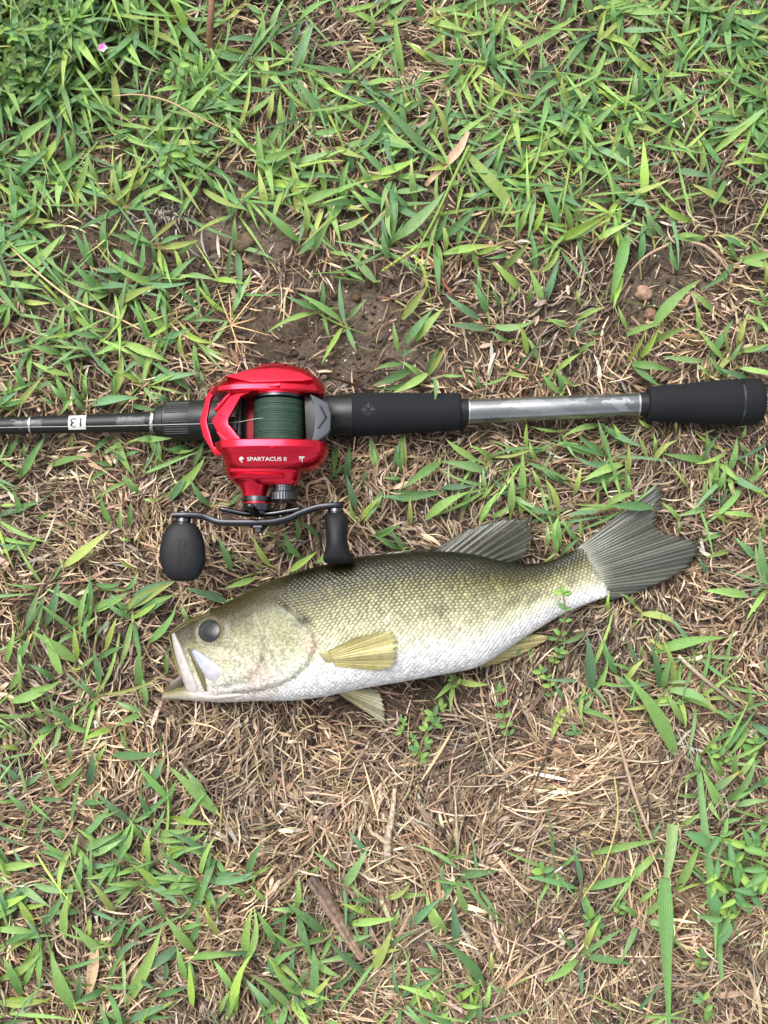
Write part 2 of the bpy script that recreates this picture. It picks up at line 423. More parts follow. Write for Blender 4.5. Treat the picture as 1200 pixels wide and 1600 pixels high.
def build_straw():
    parts = []
    def layer(n, zlo, zhi, lmin, lmax, wmin, wmax, pal, tiltmax, curl, dens_pow, ns=4, minlit=0.0, ring=False):
        px = rng.uniform(-260, 1460, n * 2); py = rng.uniform(-260, 1860, n * 2)
        if ring:                                   # the lawn goes on around the part in view
            px = rng.uniform(-1500, 2700, n * 2); py = rng.uniform(-1500, 3100, n * 2); q = (px < -240) | (px > 1440) | (py < -240) | (py > 1840); px, py = px[q], py[q]
        keep = rng.uniform(0, 1, len(px)) < np.maximum(dmap(STRAW, px, py) ** dens_pow, minlit) * (1 - .86 * bare(px, py))
        px, py = px[keep][:n], py[keep][:n]; m = len(px)
        th = in_poly(px, py, FISH_POLY) | in_poly(px, py, ROD_POLY)
        z = rng.uniform(zlo, zhi, m); z = np.where(th, z * .35, z)
        C = W(px, py, 0); C[:, 2] = gh(C[:, 0], C[:, 1]) + z / PPM
        flow = np.sin(px * .011 + 1.1) * 1.2 + np.sin(py * .013 + px * .005) * 1.4
        az = np.where(rng.uniform(0, 1, m) < .55, flow + rng.normal(0, .45, m), rng.uniform(0, 2 * math.pi, m))
        lng = np.clip((px - 480) / 200, 0, 1) * np.clip((py - 1080) / 60, 0, 1)
        L = rng.uniform(lmin, lmax, m) * np.where(rng.uniform(0, 1, m) < .1 + .25 * lng, 1.7, 1.0) * (.82 + .4 * lng) / PPM
        d = np.stack([np.cos(az), np.sin(az), rng.normal(0, tiltmax, m)], -1)
        perp = np.stack([-np.sin(az), np.cos(az), np.zeros(m)], -1)
        P0 = C - d * L[:, None] / 2; P2 = C + d * L[:, None] / 2
        P1 = C + perp * (rng.normal(0, curl, m) * L)[:, None]; P1[:, 2] += rng.uniform(-.05, .22, m) * L
        for P in (P0, P1, P2): P[:, 2] = np.maximum(P[:, 2], gh(P[:, 0], P[:, 1]) + .5 / PPM)
        ca = pick(pal, m, .24); fld = np.sin(px * .017 + 2) * np.sin(py * .014 + .6) + .6 * np.sin(px * .041 - py * .033) + .5 * np.sin(px * .009 + py * .021)
        ca = np.clip(ca * np.exp(.17 * fld)[:, None] * np.stack([1 + .03 * fld, 1 + 0 * fld, 1 - .04 * fld], -1), 0, .8); cb = ca * rng.uniform(.7, 1.1, (m, 1))
        wd = rng.uniform(wmin, wmax, m) / PPM
        roll = rng.normal(0, .6, m)[:, None] + rng.normal(0, .7, m)[:, None] * np.linspace(-1, 1, ns + 1)[None, :]
        parts.append(ribbons(P0, P1, P2, wd, roll, ns, 2, lambda t: 1 - .65 * abs(2 * t - 1) ** 3, ca, cb, rng.uniform(.3, .9, m)))
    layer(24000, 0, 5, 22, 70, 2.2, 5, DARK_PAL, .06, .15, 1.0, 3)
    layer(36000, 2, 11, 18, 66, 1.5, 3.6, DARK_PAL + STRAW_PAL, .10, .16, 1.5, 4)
    layer(27000, 4, 16, 16, 62, 1.2, 3.0, STRAW_PAL + STRAW_PAL[3:4] + STRAW_PAL[7:], .14, .2, 2.2, 4)
    layer(3600, 3, 13, 12, 48, 4, 8.5, STRAW_PAL + [lin(200, 178, 152)], .10, .12, 1.5, 4)
    layer(1400, 3, 12, 20, 60, 2, 6, GREY_PAL, .10, .2, .6, 4)
    layer(26000, 0, 12, 40, 130, 3, 8, DARK_PAL + STRAW_PAL, .1, .2, .6, 3, .5, True)
    V, F, C, U = join(parts)
    o = obj('dead_straw', new_mesh('dead_straw', V, F, True, C, U), M['straw'])
    tag(o, 'matted layer of dry tan grass clippings covering the soil', 'straw', None, 'stuff')
build_straw()

def build_crumbs():
    t = (1 + 5 ** .5) / 2
    ico = np.array([(-1, t, 0), (1, t, 0), (-1, -t, 0), (1, -t, 0), (0, -1, t), (0, 1, t), (0, -1, -t), (0, 1, -t), (t, 0, -1), (t, 0, 1), (-t, 0, -1), (-t, 0, 1)]) / 1.9
    fi = np.array([(0, 11, 5), (0, 5, 1), (0, 1, 7), (0, 7, 10), (0, 10, 11), (1, 5, 9), (5, 11, 4), (11, 10, 2), (10, 7, 6), (7, 1, 8), (3, 9, 4), (3, 4, 2), (3, 2, 6), (3, 6, 8), (3, 8, 9), (4, 9, 5), (2, 4, 11), (6, 2, 10), (8, 6, 7), (9, 8, 1)])
    n = 34000
    px = rng.uniform(-150, 1350, n); py = rng.uniform(-150, 1750, n)
    k = rng.uniform(0, 1, n) < np.maximum(1.0 - dmap(STRAW, px, py) * 1.0, .95 * bare(px, py))
    px, py = px[k], py[k]; n = len(px)
    s = np.exp(rng.normal(.55, .55, n)); s = np.minimum(s, 9)
    C = W(px, py, 0); C[:, 2] = gh(C[:, 0], C[:, 1]) + s * .25 / PPM
    V = (C[:, None] + ico[None] * (s[:, None, None] / PPM) * rng.uniform(.6, 1.25, (n, 12, 1)))
    F = (np.arange(n)[:, None, None] * 12 + fi[None]).reshape(-1, 3)
    col = pick([lin(70, 56, 44), lin(88, 70, 54), lin(110, 90, 70), lin(60, 48, 40)], n, .25)
    pale = (rng.uniform(0, 1, n) < .3) & (s < 3.2); col[pale] = pick([lin(205, 195, 175), lin(170, 155, 135)], int(pale.sum()), .1)
    c = np.repeat(col[:, None], 12, 1).reshape(-1, 3)
    o = obj('soil_crumbs', new_mesh('soil_crumbs', V.reshape(-1, 3), F, True, c), M['crumb'])
    tag(o, 'loose soil crumbs and pale sand grains on bare patches', 'soil', None, 'stuff')
build_crumbs()

GREEN = [lin(122, 157, 88), lin(111, 151, 86), lin(134, 168, 96), lin(104, 143, 90), lin(92, 130, 80), lin(128, 161, 106), lin(142, 174, 96)]
LIME = [lin(146, 176, 84), lin(156, 172, 96)]
BLUEG = [lin(108, 144, 104), lin(96, 132, 96)]
YEL = [lin(190, 172, 96), lin(178, 150, 96), lin(196, 176, 130)]
def blade_prof(t):
    up = np.clip(t / .3, 0, 1) ** .7 * .62 + .38
    dn = np.clip((1 - t) / .6, 0, 1) ** .85
    return np.minimum(up, 1) * dn

# ------------------------------------------------------------------ grass blades seen singly in the photograph: (tile x, tile y, zoom, [x0,y0 base, x1,y1 tip, width])
TILES = [
(0, 0, 3, "230,355,135,250,35 330,465,550,540,34 550,520,515,280,40 640,215,645,35,38 440,215,400,45,42 600,440,510,375,24 60,690,265,545,44 210,650,265,545,22 300,560,430,710,40 200,790,330,610,42 220,815,405,695,50 335,935,415,700,34 465,870,420,740,34 470,565,370,525,34 560,585,720,605,24 720,720,600,630,40 530,670,600,640,34 510,850,690,770,56 690,790,830,900,40 510,945,620,860,44 610,890,690,800,36 560,870,570,740,36 770,670,765,555,30 850,720,985,795,46 930,630,1030,700,34 880,850,910,780,30 1010,905,930,790,26 1080,1020,1000,820,20 1050,890,1155,985,30 1130,945,1200,880,30 830,100,975,260,52 975,310,800,225,40 860,470,985,350,40 850,565,1020,370,42 1000,480,1195,300,34 1000,390,995,240,36 1170,480,940,520,34 1060,585,1060,490,30 1140,610,1060,550,28 1200,180,1040,185,46 340,130,345,0,20 480,60,830,100,18 470,90,520,0,16 500,1170,510,980,40 245,940,160,840,44 160,955,25,855,40 30,1030,180,955,34 120,1045,240,1040,28 420,970,475,880,30 365,1030,430,965,14 30,1125,160,1000,38 200,1190,300,1100,44 10,1200,15,1010,44 590,1080,715,1140,36 125,890,40,780,32 280,910,330,800,30 360,1000,370,900,38 160,1160,110,1070,36"),
(400, 0, 3, "210,85,360,0,44 70,150,130,0,50 15,240,25,40,28 170,210,210,80,44 165,330,270,100,44 150,265,40,170,36 200,340,245,240,36 30,420,40,240,44 300,215,430,195,24 405,100,360,10,26 540,160,535,50,22 545,190,665,150,34 690,345,655,60,44 690,355,510,240,30 500,400,695,370,60 340,580,180,360,50 120,600,115,440,30 170,590,155,370,32 60,560,80,420,36 500,420,600,450,24 400,520,490,450,24 430,610,360,500,22 270,625,410,600,34 440,600,445,520,44 560,610,680,440,60 850,780,500,410,40 720,530,690,420,22 790,515,750,385,40 880,405,980,230,36 940,180,930,20,36 850,160,835,0,18 1060,320,1060,150,28 1130,350,1120,200,36 1100,185,1200,30,50 1160,220,1155,120,24 0,755,220,675,46 185,760,365,705,44 365,690,510,740,50 190,1000,145,720,48 90,690,0,640,40 210,960,430,880,50 230,1090,220,930,40 50,970,10,790,44 200,1130,10,955,50 480,950,290,970,34 540,890,475,760,40 540,1000,430,880,40 650,900,800,885,46 555,815,770,735,56 410,685,590,660,32 530,640,760,720,50 735,1000,590,860,24 750,950,730,740,36 655,1120,890,890,60 640,1100,605,900,48 610,1190,590,1000,36 380,1075,530,1000,40 270,1180,350,1030,60 205,1190,330,1050,50 350,1180,440,1200,40 1010,840,1140,690,50 960,915,1100,905,40 890,1170,870,1050,40 940,1160,1020,1010,30 880,1190,1130,1150,40 830,670,850,570,30 800,620,835,480,34 850,580,910,510,40 1000,490,1040,410,40 1100,500,1110,380,44 1080,550,1170,430,40 920,560,1100,590,50 1000,550,900,540,40 1040,660,1160,590,50 150,890,50,890,36 100,810,30,700,38"),
(800, 0, 3, "500,145,730,140,40 860,285,740,140,46 640,180,740,280,50 895,270,865,150,40 970,175,1060,0,60 440,70,350,0,50 475,130,470,0,50 400,235,440,60,26 80,370,230,290,46 30,410,0,270,40 240,410,200,310,32 590,480,600,270,26 570,480,580,330,44 680,350,830,350,44 525,500,400,410,46 150,525,20,525,38 205,580,170,470,40 330,590,430,510,36 800,600,680,540,44 620,620,605,500,48 530,670,510,560,36 590,790,450,620,60 440,760,300,750,50 325,800,235,690,50 210,730,160,630,36 280,650,210,590,44 620,930,615,650,44 530,830,480,720,44 550,950,435,820,50 890,800,860,640,50 940,720,1170,540,34 1060,560,860,560,34 980,440,890,490,40 1170,440,1050,410,36 1200,200,1000,215,40 1200,260,1060,280,40 1130,340,1060,240,50 760,800,950,830,44 1020,955,840,860,44 1200,860,1120,810,50 840,1035,680,945,48 220,1125,450,1010,56 300,870,190,850,44 145,870,340,980,56 105,840,45,905,40 220,1080,120,830,40 195,1030,185,925,20 30,1090,90,950,44 130,1190,95,1080,40 0,1025,110,930,36 280,1080,225,930,40 100,1090,150,950,50 150,1150,160,1060,40 530,1190,480,990,56 600,1190,610,1050,40 660,1110,620,950,50 710,1110,620,1010,40 560,1060,580,980,40 410,1110,580,1040,44 760,1110,890,1110,30 980,1100,1100,1160,40 1150,1200,1130,1130,40 200,770,120,750,40 0,820,100,830,40 180,660,160,590,40 860,540,990,490,30 940,640,920,540,40 690,460,630,370,44 770,530,800,410,20 850,570,800,500,30 700,720,760,590,36 960,690,940,610,36 930,960,900,700,22"),
(0, 300, 3, "120,370,300,190,56 40,300,230,220,44 290,430,240,300,40 480,445,335,320,36 750,245,860,210,34 730,335,710,250,30 530,270,670,355,46 785,410,725,340,40 850,390,815,270,40 835,290,910,240,36 860,390,1000,410,36 1000,410,1145,430,40 985,530,945,420,46 930,500,920,410,34 920,540,830,440,40 430,440,650,440,46 545,530,735,440,60 550,520,580,440,30 800,510,750,450,40 400,590,405,450,34 430,650,430,550,30 300,550,400,550,30 525,650,535,560,36 780,665,660,510,44 490,675,310,655,30 440,770,340,680,40 290,760,130,720,44 360,735,260,695,34 590,700,450,760,50 585,710,800,800,56 530,950,570,740,44 700,845,590,740,40 860,650,990,700,50 740,750,770,690,40 855,770,850,670,44 935,850,910,720,36 710,880,930,850,40 950,920,940,850,30 330,860,140,790,44 125,940,60,800,40 130,680,30,710,44 20,640,40,540,36 115,545,70,440,50 20,375,160,385,34 310,1000,250,850,40 50,960,50,880,50 150,920,230,890,40 0,1000,110,980,40 430,1000,650,970,50 400,1010,330,900,44 390,950,400,850,44 860,600,930,550,30 800,1000,720,940,44 270,990,200,960,50 350,960,300,1020,30"),
(540, 360, 3.53, "165,285,0,110,70 50,190,125,90,50 0,220,90,270,50 235,160,205,0,50 310,490,455,300,60 740,490,540,345,44 780,460,690,270,50 730,340,725,220,50 730,210,690,90,40 690,125,545,130,56 730,130,860,85,50 780,545,560,520,44 970,335,800,170,60 870,210,1020,60,90 1050,220,1030,20,60 900,130,800,150,40 850,420,815,330,50 890,400,940,340,50 1085,410,1010,210,60 1100,400,1180,180,70 1000,400,1025,310,40 1070,230,1170,120,60 820,530,1050,490,60 900,610,820,560,44 1000,680,960,520,60 1060,720,1000,600,36 880,790,1000,820,56 1100,500,1200,500,70 530,800,640,800,50 730,880,735,810,36 1190,900,1090,790,70 660,770,700,780,50 560,60,545,0,50 620,90,650,0,36 1100,80,1100,0,50"),
(860, 340, 3.53, "55,120,320,10,70 430,90,360,0,80 490,240,500,30,50 260,120,430,40,60 700,290,670,140,30 850,110,680,105,40 570,110,520,10,60 1080,170,930,100,56 1180,240,1110,140,60 1180,390,1180,240,50 430,620,380,500,40 900,520,780,420,60 820,620,800,490,44 860,700,850,620,40 890,890,820,820,60 1090,885,930,830,70 980,880,880,770,50 1200,490,1080,450,60 1200,600,1090,540,60 1140,630,1140,510,36 1200,480,1150,390,50 100,600,0,560,70 110,660,190,570,60 40,840,150,760,50 150,750,240,690,60 130,930,40,860,70 60,970,30,850,60 270,640,200,630,50 0,400,50,220,60 0,250,50,180,40 150,560,290,500,50 170,490,150,410,50 970,370,960,300,40"),
(560, 640, 3.53, "100,330,60,150,50 245,350,245,130,60 190,310,220,190,40 240,390,150,375,50 710,340,450,285,80 450,290,240,440,50 650,280,480,160,50 130,450,30,620,70 130,470,480,450,64 450,430,630,420,44 285,640,285,500,64 375,600,620,450,64 580,560,640,430,44 670,620,770,460,80 730,590,840,510,50 700,440,690,340,60 680,490,740,420,50 825,490,750,400,50 910,500,910,220,44 930,210,930,90,44 735,280,630,210,44 900,590,880,500,60 920,520,1080,560,60 1060,590,1070,530,50 1100,560,1040,400,70 1000,440,960,340,50 980,290,950,190,40 1130,400,1030,340,56 90,690,210,640,50 250,770,170,660,60 230,770,100,700,64 1110,760,1100,600,60 1040,760,1040,640,80 1190,720,1130,620,60 1100,190,1200,190,60 840,250,920,230,40 30,420,40,340,60 840,580,850,340,44"),
(860, 640, 3.53, "330,270,260,50,70 410,190,350,90,50 390,190,300,90,50 250,240,40,190,60 290,240,150,140,36 330,290,160,260,50 400,300,170,400,70 410,370,180,405,50 430,360,430,190,80 430,460,420,360,44 130,470,165,330,50 560,100,490,50,56 310,545,80,590,60 560,540,310,530,50 310,530,480,460,60 40,760,50,600,60 160,740,80,640,60 30,800,10,640,50 170,700,170,620,90 60,800,150,720,90 710,690,710,620,56 715,620,615,520,50 870,540,715,585,50 850,530,850,400,44 900,440,930,250,70 920,460,960,330,50 920,560,970,450,70 1120,590,940,570,40 970,620,900,570,60 950,680,840,720,50 1150,840,1010,700,60 1120,380,1130,270,70 1050,180,1080,80,40 1090,250,1050,190,50 1200,290,1130,250,50 850,270,860,120,26 840,310,940,130,26 870,900,830,820,56 1180,710,1170,620,70 1000,770,870,810,36 80,400,0,350,50 690,130,690,60,60"),
(860, 880, 3.53, "320,270,325,180,60 470,240,395,180,60 510,280,720,350,50 1090,180,840,150,60 1100,190,1170,130,80 650,480,560,420,40 580,490,970,410,60 420,650,510,540,44 810,1190,810,1060,44 880,1190,830,1120,36 960,1190,880,1060,44 830,1060,930,940,50 1020,1190,1020,1050,50 1040,1180,1130,1060,44 500,530,510,460,40 860,50,840,0,50"),
(0, 1060, 3.33, "60,120,310,20,60 190,180,20,205,24 220,210,170,130,50 385,250,240,160,60 290,240,190,290,50 415,255,415,200,60 60,260,0,240,40 40,310,0,280,30 130,320,115,250,40 100,370,0,360,50 100,540,0,450,60 120,560,215,490,60 590,260,440,320,50 750,180,600,250,50 750,175,610,120,36 760,140,740,0,50 460,170,520,110,40 500,100,430,10,30 660,370,625,280,40 580,395,860,385,44 750,575,860,390,60 880,630,690,420,40 1130,700,870,450,60 1070,610,950,460,40 465,560,485,370,46 500,440,550,360,36 280,590,440,450,40 210,620,320,620,44 370,770,430,480,26 800,730,720,590,56 480,700,510,600,60 420,640,540,645,34 480,720,600,690,50 870,680,920,540,60 790,800,850,690,60 880,720,1100,760,50 420,890,640,790,60 470,920,630,840,60 600,930,690,760,70 740,930,780,800,56 750,840,680,740,30 820,810,990,790,60 880,890,990,790,44 800,840,960,850,44 950,850,1060,800,40 850,930,960,890,30 130,740,180,680,44 140,700,40,600,34 240,470,220,390,50 300,570,250,480,40 370,430,365,340,30 690,750,770,720,50"),
(0, 1300, 3, "0,170,195,150,50 330,340,180,190,24 360,280,390,90,50 550,165,400,215,44 540,390,410,220,36 690,235,490,245,36 750,270,610,150,56 620,250,540,350,40 300,510,320,280,50 500,600,320,420,50 350,830,240,550,60 0,690,190,570,60 100,770,10,580,60 110,650,190,520,40 200,550,110,400,30 110,720,170,600,36 770,405,705,290,44 915,565,770,390,60 590,810,760,440,56 520,540,590,410,44 470,480,570,410,30 690,470,640,400,40 540,590,650,520,44 830,540,650,670,44 770,700,770,600,30 730,770,870,730,50 640,690,720,740,44 870,690,830,540,44 890,590,1130,580,36 900,820,885,600,44 1090,740,1000,600,50 1060,880,1150,600,60 1150,600,1185,350,40 1030,850,1070,760,50 670,865,800,865,40 850,460,950,440,40 860,300,950,340,36 1020,480,960,360,44 1000,350,1090,270,44 1000,190,1130,180,40 1080,230,1180,190,40 1150,310,1080,260,40 780,300,850,200,50 790,270,920,250,44 690,145,695,0,50 560,120,620,0,50 430,110,560,60,50 790,130,870,90,30 380,90,560,10,44 60,410,10,280,30 100,350,200,340,36 380,370,250,380,40 20,530,150,480,40 360,800,370,660,50"),
(360, 1300, 2.727, "75,190,145,40,36 0,210,80,180,36 100,180,170,150,36 155,300,90,235,34 195,475,110,335,44 20,790,90,520,40 60,560,100,320,30 260,760,80,610,36 580,610,410,460,50 600,600,690,410,50 690,410,715,340,30 480,240,585,70,40 590,100,510,0,26 640,290,500,290,60 650,280,760,220,36 500,390,720,365,34 720,280,830,270,28 600,350,480,310,44 760,410,900,280,40 930,280,890,150,44 960,490,940,280,40 960,185,1150,165,36 1020,350,970,200,44 900,150,970,60,36 930,110,1010,100,34 880,430,830,260,36 920,430,870,330,36 1080,665,880,460,44 880,560,840,480,50 760,750,900,600,30 920,590,800,575,30 890,690,940,670,44 950,650,1010,650,50 1060,700,1010,620,44 1080,760,1105,650,50 970,730,1060,740,40 1060,818,1070,720,44 1110,600,1110,520,26 1180,690,1110,650,26 860,818,740,760,30 240,780,260,818,40 370,390,300,340,60 330,180,380,150,40 260,290,320,300,40"),
(880, 1160, 3.6375, "165,630,560,550,44 650,490,785,400,50 530,630,410,780,60 640,850,780,570,56 430,910,530,830,36 920,400,790,150,70 910,330,1090,80,60 980,210,980,60,40 910,200,830,70,36 980,360,1164,330,36 940,330,1060,280,44 880,460,1010,430,50 1120,260,1160,200,40"),
(200, 680, 2.727, "170,260,330,90,50 280,130,320,30,36 260,50,170,65,40 130,120,125,30,30 50,260,0,190,40 350,300,270,190,44 440,575,380,430,46 540,610,420,650,36 420,710,240,650,50 0,740,200,620,60 70,720,190,680,50 605,555,540,440,34 690,580,800,500,50 740,520,670,410,36 810,440,730,380,50 720,450,710,360,44 930,190,945,40,56 970,310,930,170,44 1060,140,1030,10,36 980,380,950,290,40 800,545,885,490,50 1160,490,1050,430,44 1050,430,1140,380,40 1180,140,1180,0,50 1170,180,1100,180,40 980,370,1080,260,36 1200,270,1090,260,50 430,300,480,250,40 630,440,590,410,50"),
(0, 680, 4, "130,260,270,30,80 0,150,90,210,40 120,240,110,190,40 320,190,550,130,60 700,200,570,290,60 720,210,740,120,50 700,190,590,170,44 870,380,770,250,60 985,410,910,400,50 140,520,80,350,50 130,440,235,420,44 0,440,100,430,60 0,510,90,470,60 240,530,320,480,44 700,550,640,370,60 400,820,690,590,70 740,600,750,480,80 800,590,810,440,50 820,660,760,650,40 830,830,750,780,40 0,740,90,690,50 190,680,0,670,40 170,750,240,650,50 290,1180,370,900,80 170,1200,240,970,60 530,1110,540,860,60 600,930,740,920,50 620,950,750,970,70 780,970,850,870,80 560,1150,570,1060,50 790,1080,1100,910,90 930,1290,1100,1080,80 880,1100,1090,1000,70 660,1340,725,1150,50 600,1250,680,1180,60 480,1400,460,1200,50 880,1590,880,1310,90 1040,1490,1040,1370,60 620,1400,760,1330,60 500,1460,600,1380,50 620,1560,580,1350,50 1180,1180,1140,1070,80 1060,410,1190,230,70 640,120,740,60,60 980,20,870,30,60 990,190,985,50,40 1050,90,1190,90,60"),
(0, 590, 3.53, "0,155,100,125,50 60,110,60,30,50 140,85,80,0,40 510,150,770,110,50 720,150,840,170,50 490,190,400,60,40 360,140,270,30,36 470,110,470,0,50 620,100,630,0,44 340,195,410,110,44 160,450,250,330,44 40,440,100,330,40 130,440,130,370,40 390,400,395,320,50 560,430,640,370,60 760,340,940,335,40 870,440,875,350,36 680,430,760,410,50 950,140,870,90,60"),
]
def tile_blades(ox, oy, s, txt):
    return [[ox + a / s, oy + b / s, ox + c / s, oy + d / s, w / s] for a, b, c, d, w in (map(float, q.split(',')) for q in txt.split())]

def blade_set(B, ns=7, zadd=0.0, origin=None, sheath=True):
    """rows x0,y0,x1,y1,w (photo px) -> ribbons"""
    B = np.array(B, float); n = len(B)
    L = np.hypot(B[:, 2] - B[:, 0], B[:, 3] - B[:, 1]); B[:, 4] = np.minimum(B[:, 4], L * .17 + 2); ext = 1 + .22 * np.clip((60 - L) / 30, 0, 1)[:, None]; B[:, 2:4] = B[:, 0:2] + (B[:, 2:4] - B[:, 0:2]) * ext; L = L * ext[:, 0]
    zadd = zadd + 45 * np.clip(1.3 - (np.maximum(B[:, 0], 0) / 230) ** 2 - (np.maximum(B[:, 1], 0) / 160) ** 2, 0, 1)
    for bx0, by0, bx1, by1, dz in ((930, 770, 1045, 832, 34), (470, 850, 540, 885, 70), (225, 676, 270, 700, 30), (640, 600, 720, 625, 40)):
        mx_, my_ = (B[:, 0] + B[:, 2]) / 2, (B[:, 1] + B[:, 3]) / 2
        zadd = zadd + np.where((mx_ > bx0) & (mx_ < bx1) & (my_ > by0) & (my_ < by1), dz, 0)
    zb = rng.uniform(7, 15, n) + zadd; zt = rng.uniform(15, 32, n) + zadd + L * .07; zm = rng.uniform(22, 44, n) + L * .14 + zadd
    P0 = W(B[:, 0], B[:, 1], zb); P2 = W(B[:, 2], B[:, 3], zt)
    bow = rng.normal(0, .10, n) * L
    mx = (B[:, 0] + B[:, 2]) / 2 + (B[:, 3] - B[:, 1]) / L * bow; my = (B[:, 1] + B[:, 3]) / 2 - (B[:, 2] - B[:, 0]) / L * bow
    P1 = W(mx, my, zm)
    if origin is not None:
        P0 = P0 - origin; P1 = P1 - origin; P2 = P2 - origin
    ca = pick(GREEN + GREEN + BLUEG + LIME, n, .13)
    cb = ca * rng.uniform(.9, 1.15, (n, 1)); ts = rng.uniform(.4, .9, n)
    y = rng.uniform(0, 1, n) < .10
    cb[y] = pick(YEL, int(y.sum()), .15); ts[y] = rng.uniform(.62, .95, int(y.sum()))
    roll = rng.normal(0, .28, n)[:, None] + rng.normal(0, .22, n)[:, None] * np.linspace(-.6, 1, ns + 1)[None]
    R = ribbons(P0, P1, P2, B[:, 4] * .98 / PPM, roll, ns, 3, blade_prof, ca, cb, ts, fold=.22)
    if not sheath: return R
    # the pale sheath each leaf grows from, bending down to its runner
    k = rng.uniform(0, 1, n) < .75; m = int(k.sum()); d = (P0 - P1)[k]; d[:, 2] = 0; d /= np.linalg.norm(d, axis=1, keepdims=True) + 1e-9
    Q0 = P0[k] + (P1 - P0)[k] * .06; ln_ = rng.uniform(12, 34, m)[:, None] / PPM; az = rng.normal(0, .5, m); ca_, sa_ = np.cos(az), np.sin(az)
    d2 = np.stack([d[:, 0] * ca_ - d[:, 1] * sa_, d[:, 0] * sa_ + d[:, 1] * ca_, 0 * az], -1)
    Q2 = Q0 + d2 * ln_; Q2[:, 2] = 3 / PPM; Q1 = (Q0 + Q2) / 2; Q1[:, 2] = Q0[:, 2] * .9
    cs = pick([lin(150, 165, 96), lin(160, 160, 104), lin(140, 158, 84), lin(150, 120, 92), lin(166, 150, 110)], m, .12)
    S = ribbons(Q0, Q1, Q2, rng.uniform(3.0, 5.0, m) / PPM, rng.normal(0, .2, m), 7, 3, lambda t: 1 - .25 * t, cs, cs * .85, np.full(m, .5), fold=-.6)
    return join([R, S])

TUFTS = [
 (860, 880, 3.53, "600,690,550,440,80 620,690,670,520,56 660,700,920,820,64 740,880,640,710,70 525,900,600,730,56", 'five-bladed green grass sprout on straw below and right of the tail fin'),
 (860, 880, 3.53, "690,1055,390,600,80 370,610,295,410,60", 'long broad grass blade running diagonally past the five-bladed sprout'),
 (860, 880, 3.53, "190,380,60,440,50 225,700,200,390,90 250,690,310,540,50 180,820,230,740,40", 'blue-green grass shoot with an upright wide leaf on straw under the tail base'),
 (360, 1300, 2.727, "315,690,175,560,50 345,700,350,490,40 350,750,380,700,50 430,670,525,590,44 345,700,420,620,40 440,720,470,690,40 150,600,285,500,40", 'broad-bladed grass tuft near the bottom edge, left of the dark stick tip'),
 (540, 360, 3.53, "285,670,265,520,70 330,620,485,430,50 385,610,550,420,56 300,690,380,660,60", 'four-leaved grass sprout on bare soil above the foam grip'),
 (540, 360, 3.53, "310,740,170,770,50 370,760,140,860,56 450,790,250,900,76 490,810,490,930,80", 'grass sprout with leaves pointing down onto the foam grip'),
 (860, 640, 3.53, "535,270,470,120,70 570,240,570,150,50 570,290,690,180,64", 'three-leaved grass sprout on straw just under the butt grip'),
 (860, 340, 3.53, "420,650,610,590,60 570,600,830,340,80 430,790,530,620,80 500,770,600,600,50 570,680,760,600,44 450,810,680,850,60 460,820,610,935,60", 'large broad-bladed grass plant just above the butt grip'),
 (860, 340, 3.53, "430,90,330,480,90 400,330,350,500,40", 'widest drooping grass blade above the bare carbon rod section, by the round pebble'),
 (0, 680, 4, "40,1420,90,1240,70 110,1420,200,1240,80 60,1590,150,1440,90 120,1590,110,1440,70 470,1410,190,1220,80 380,1490,270,1230,90 340,1530,190,1440,80 190,1590,370,1530,80", 'thick grass cluster at the left edge level with the fish jaw'),
]

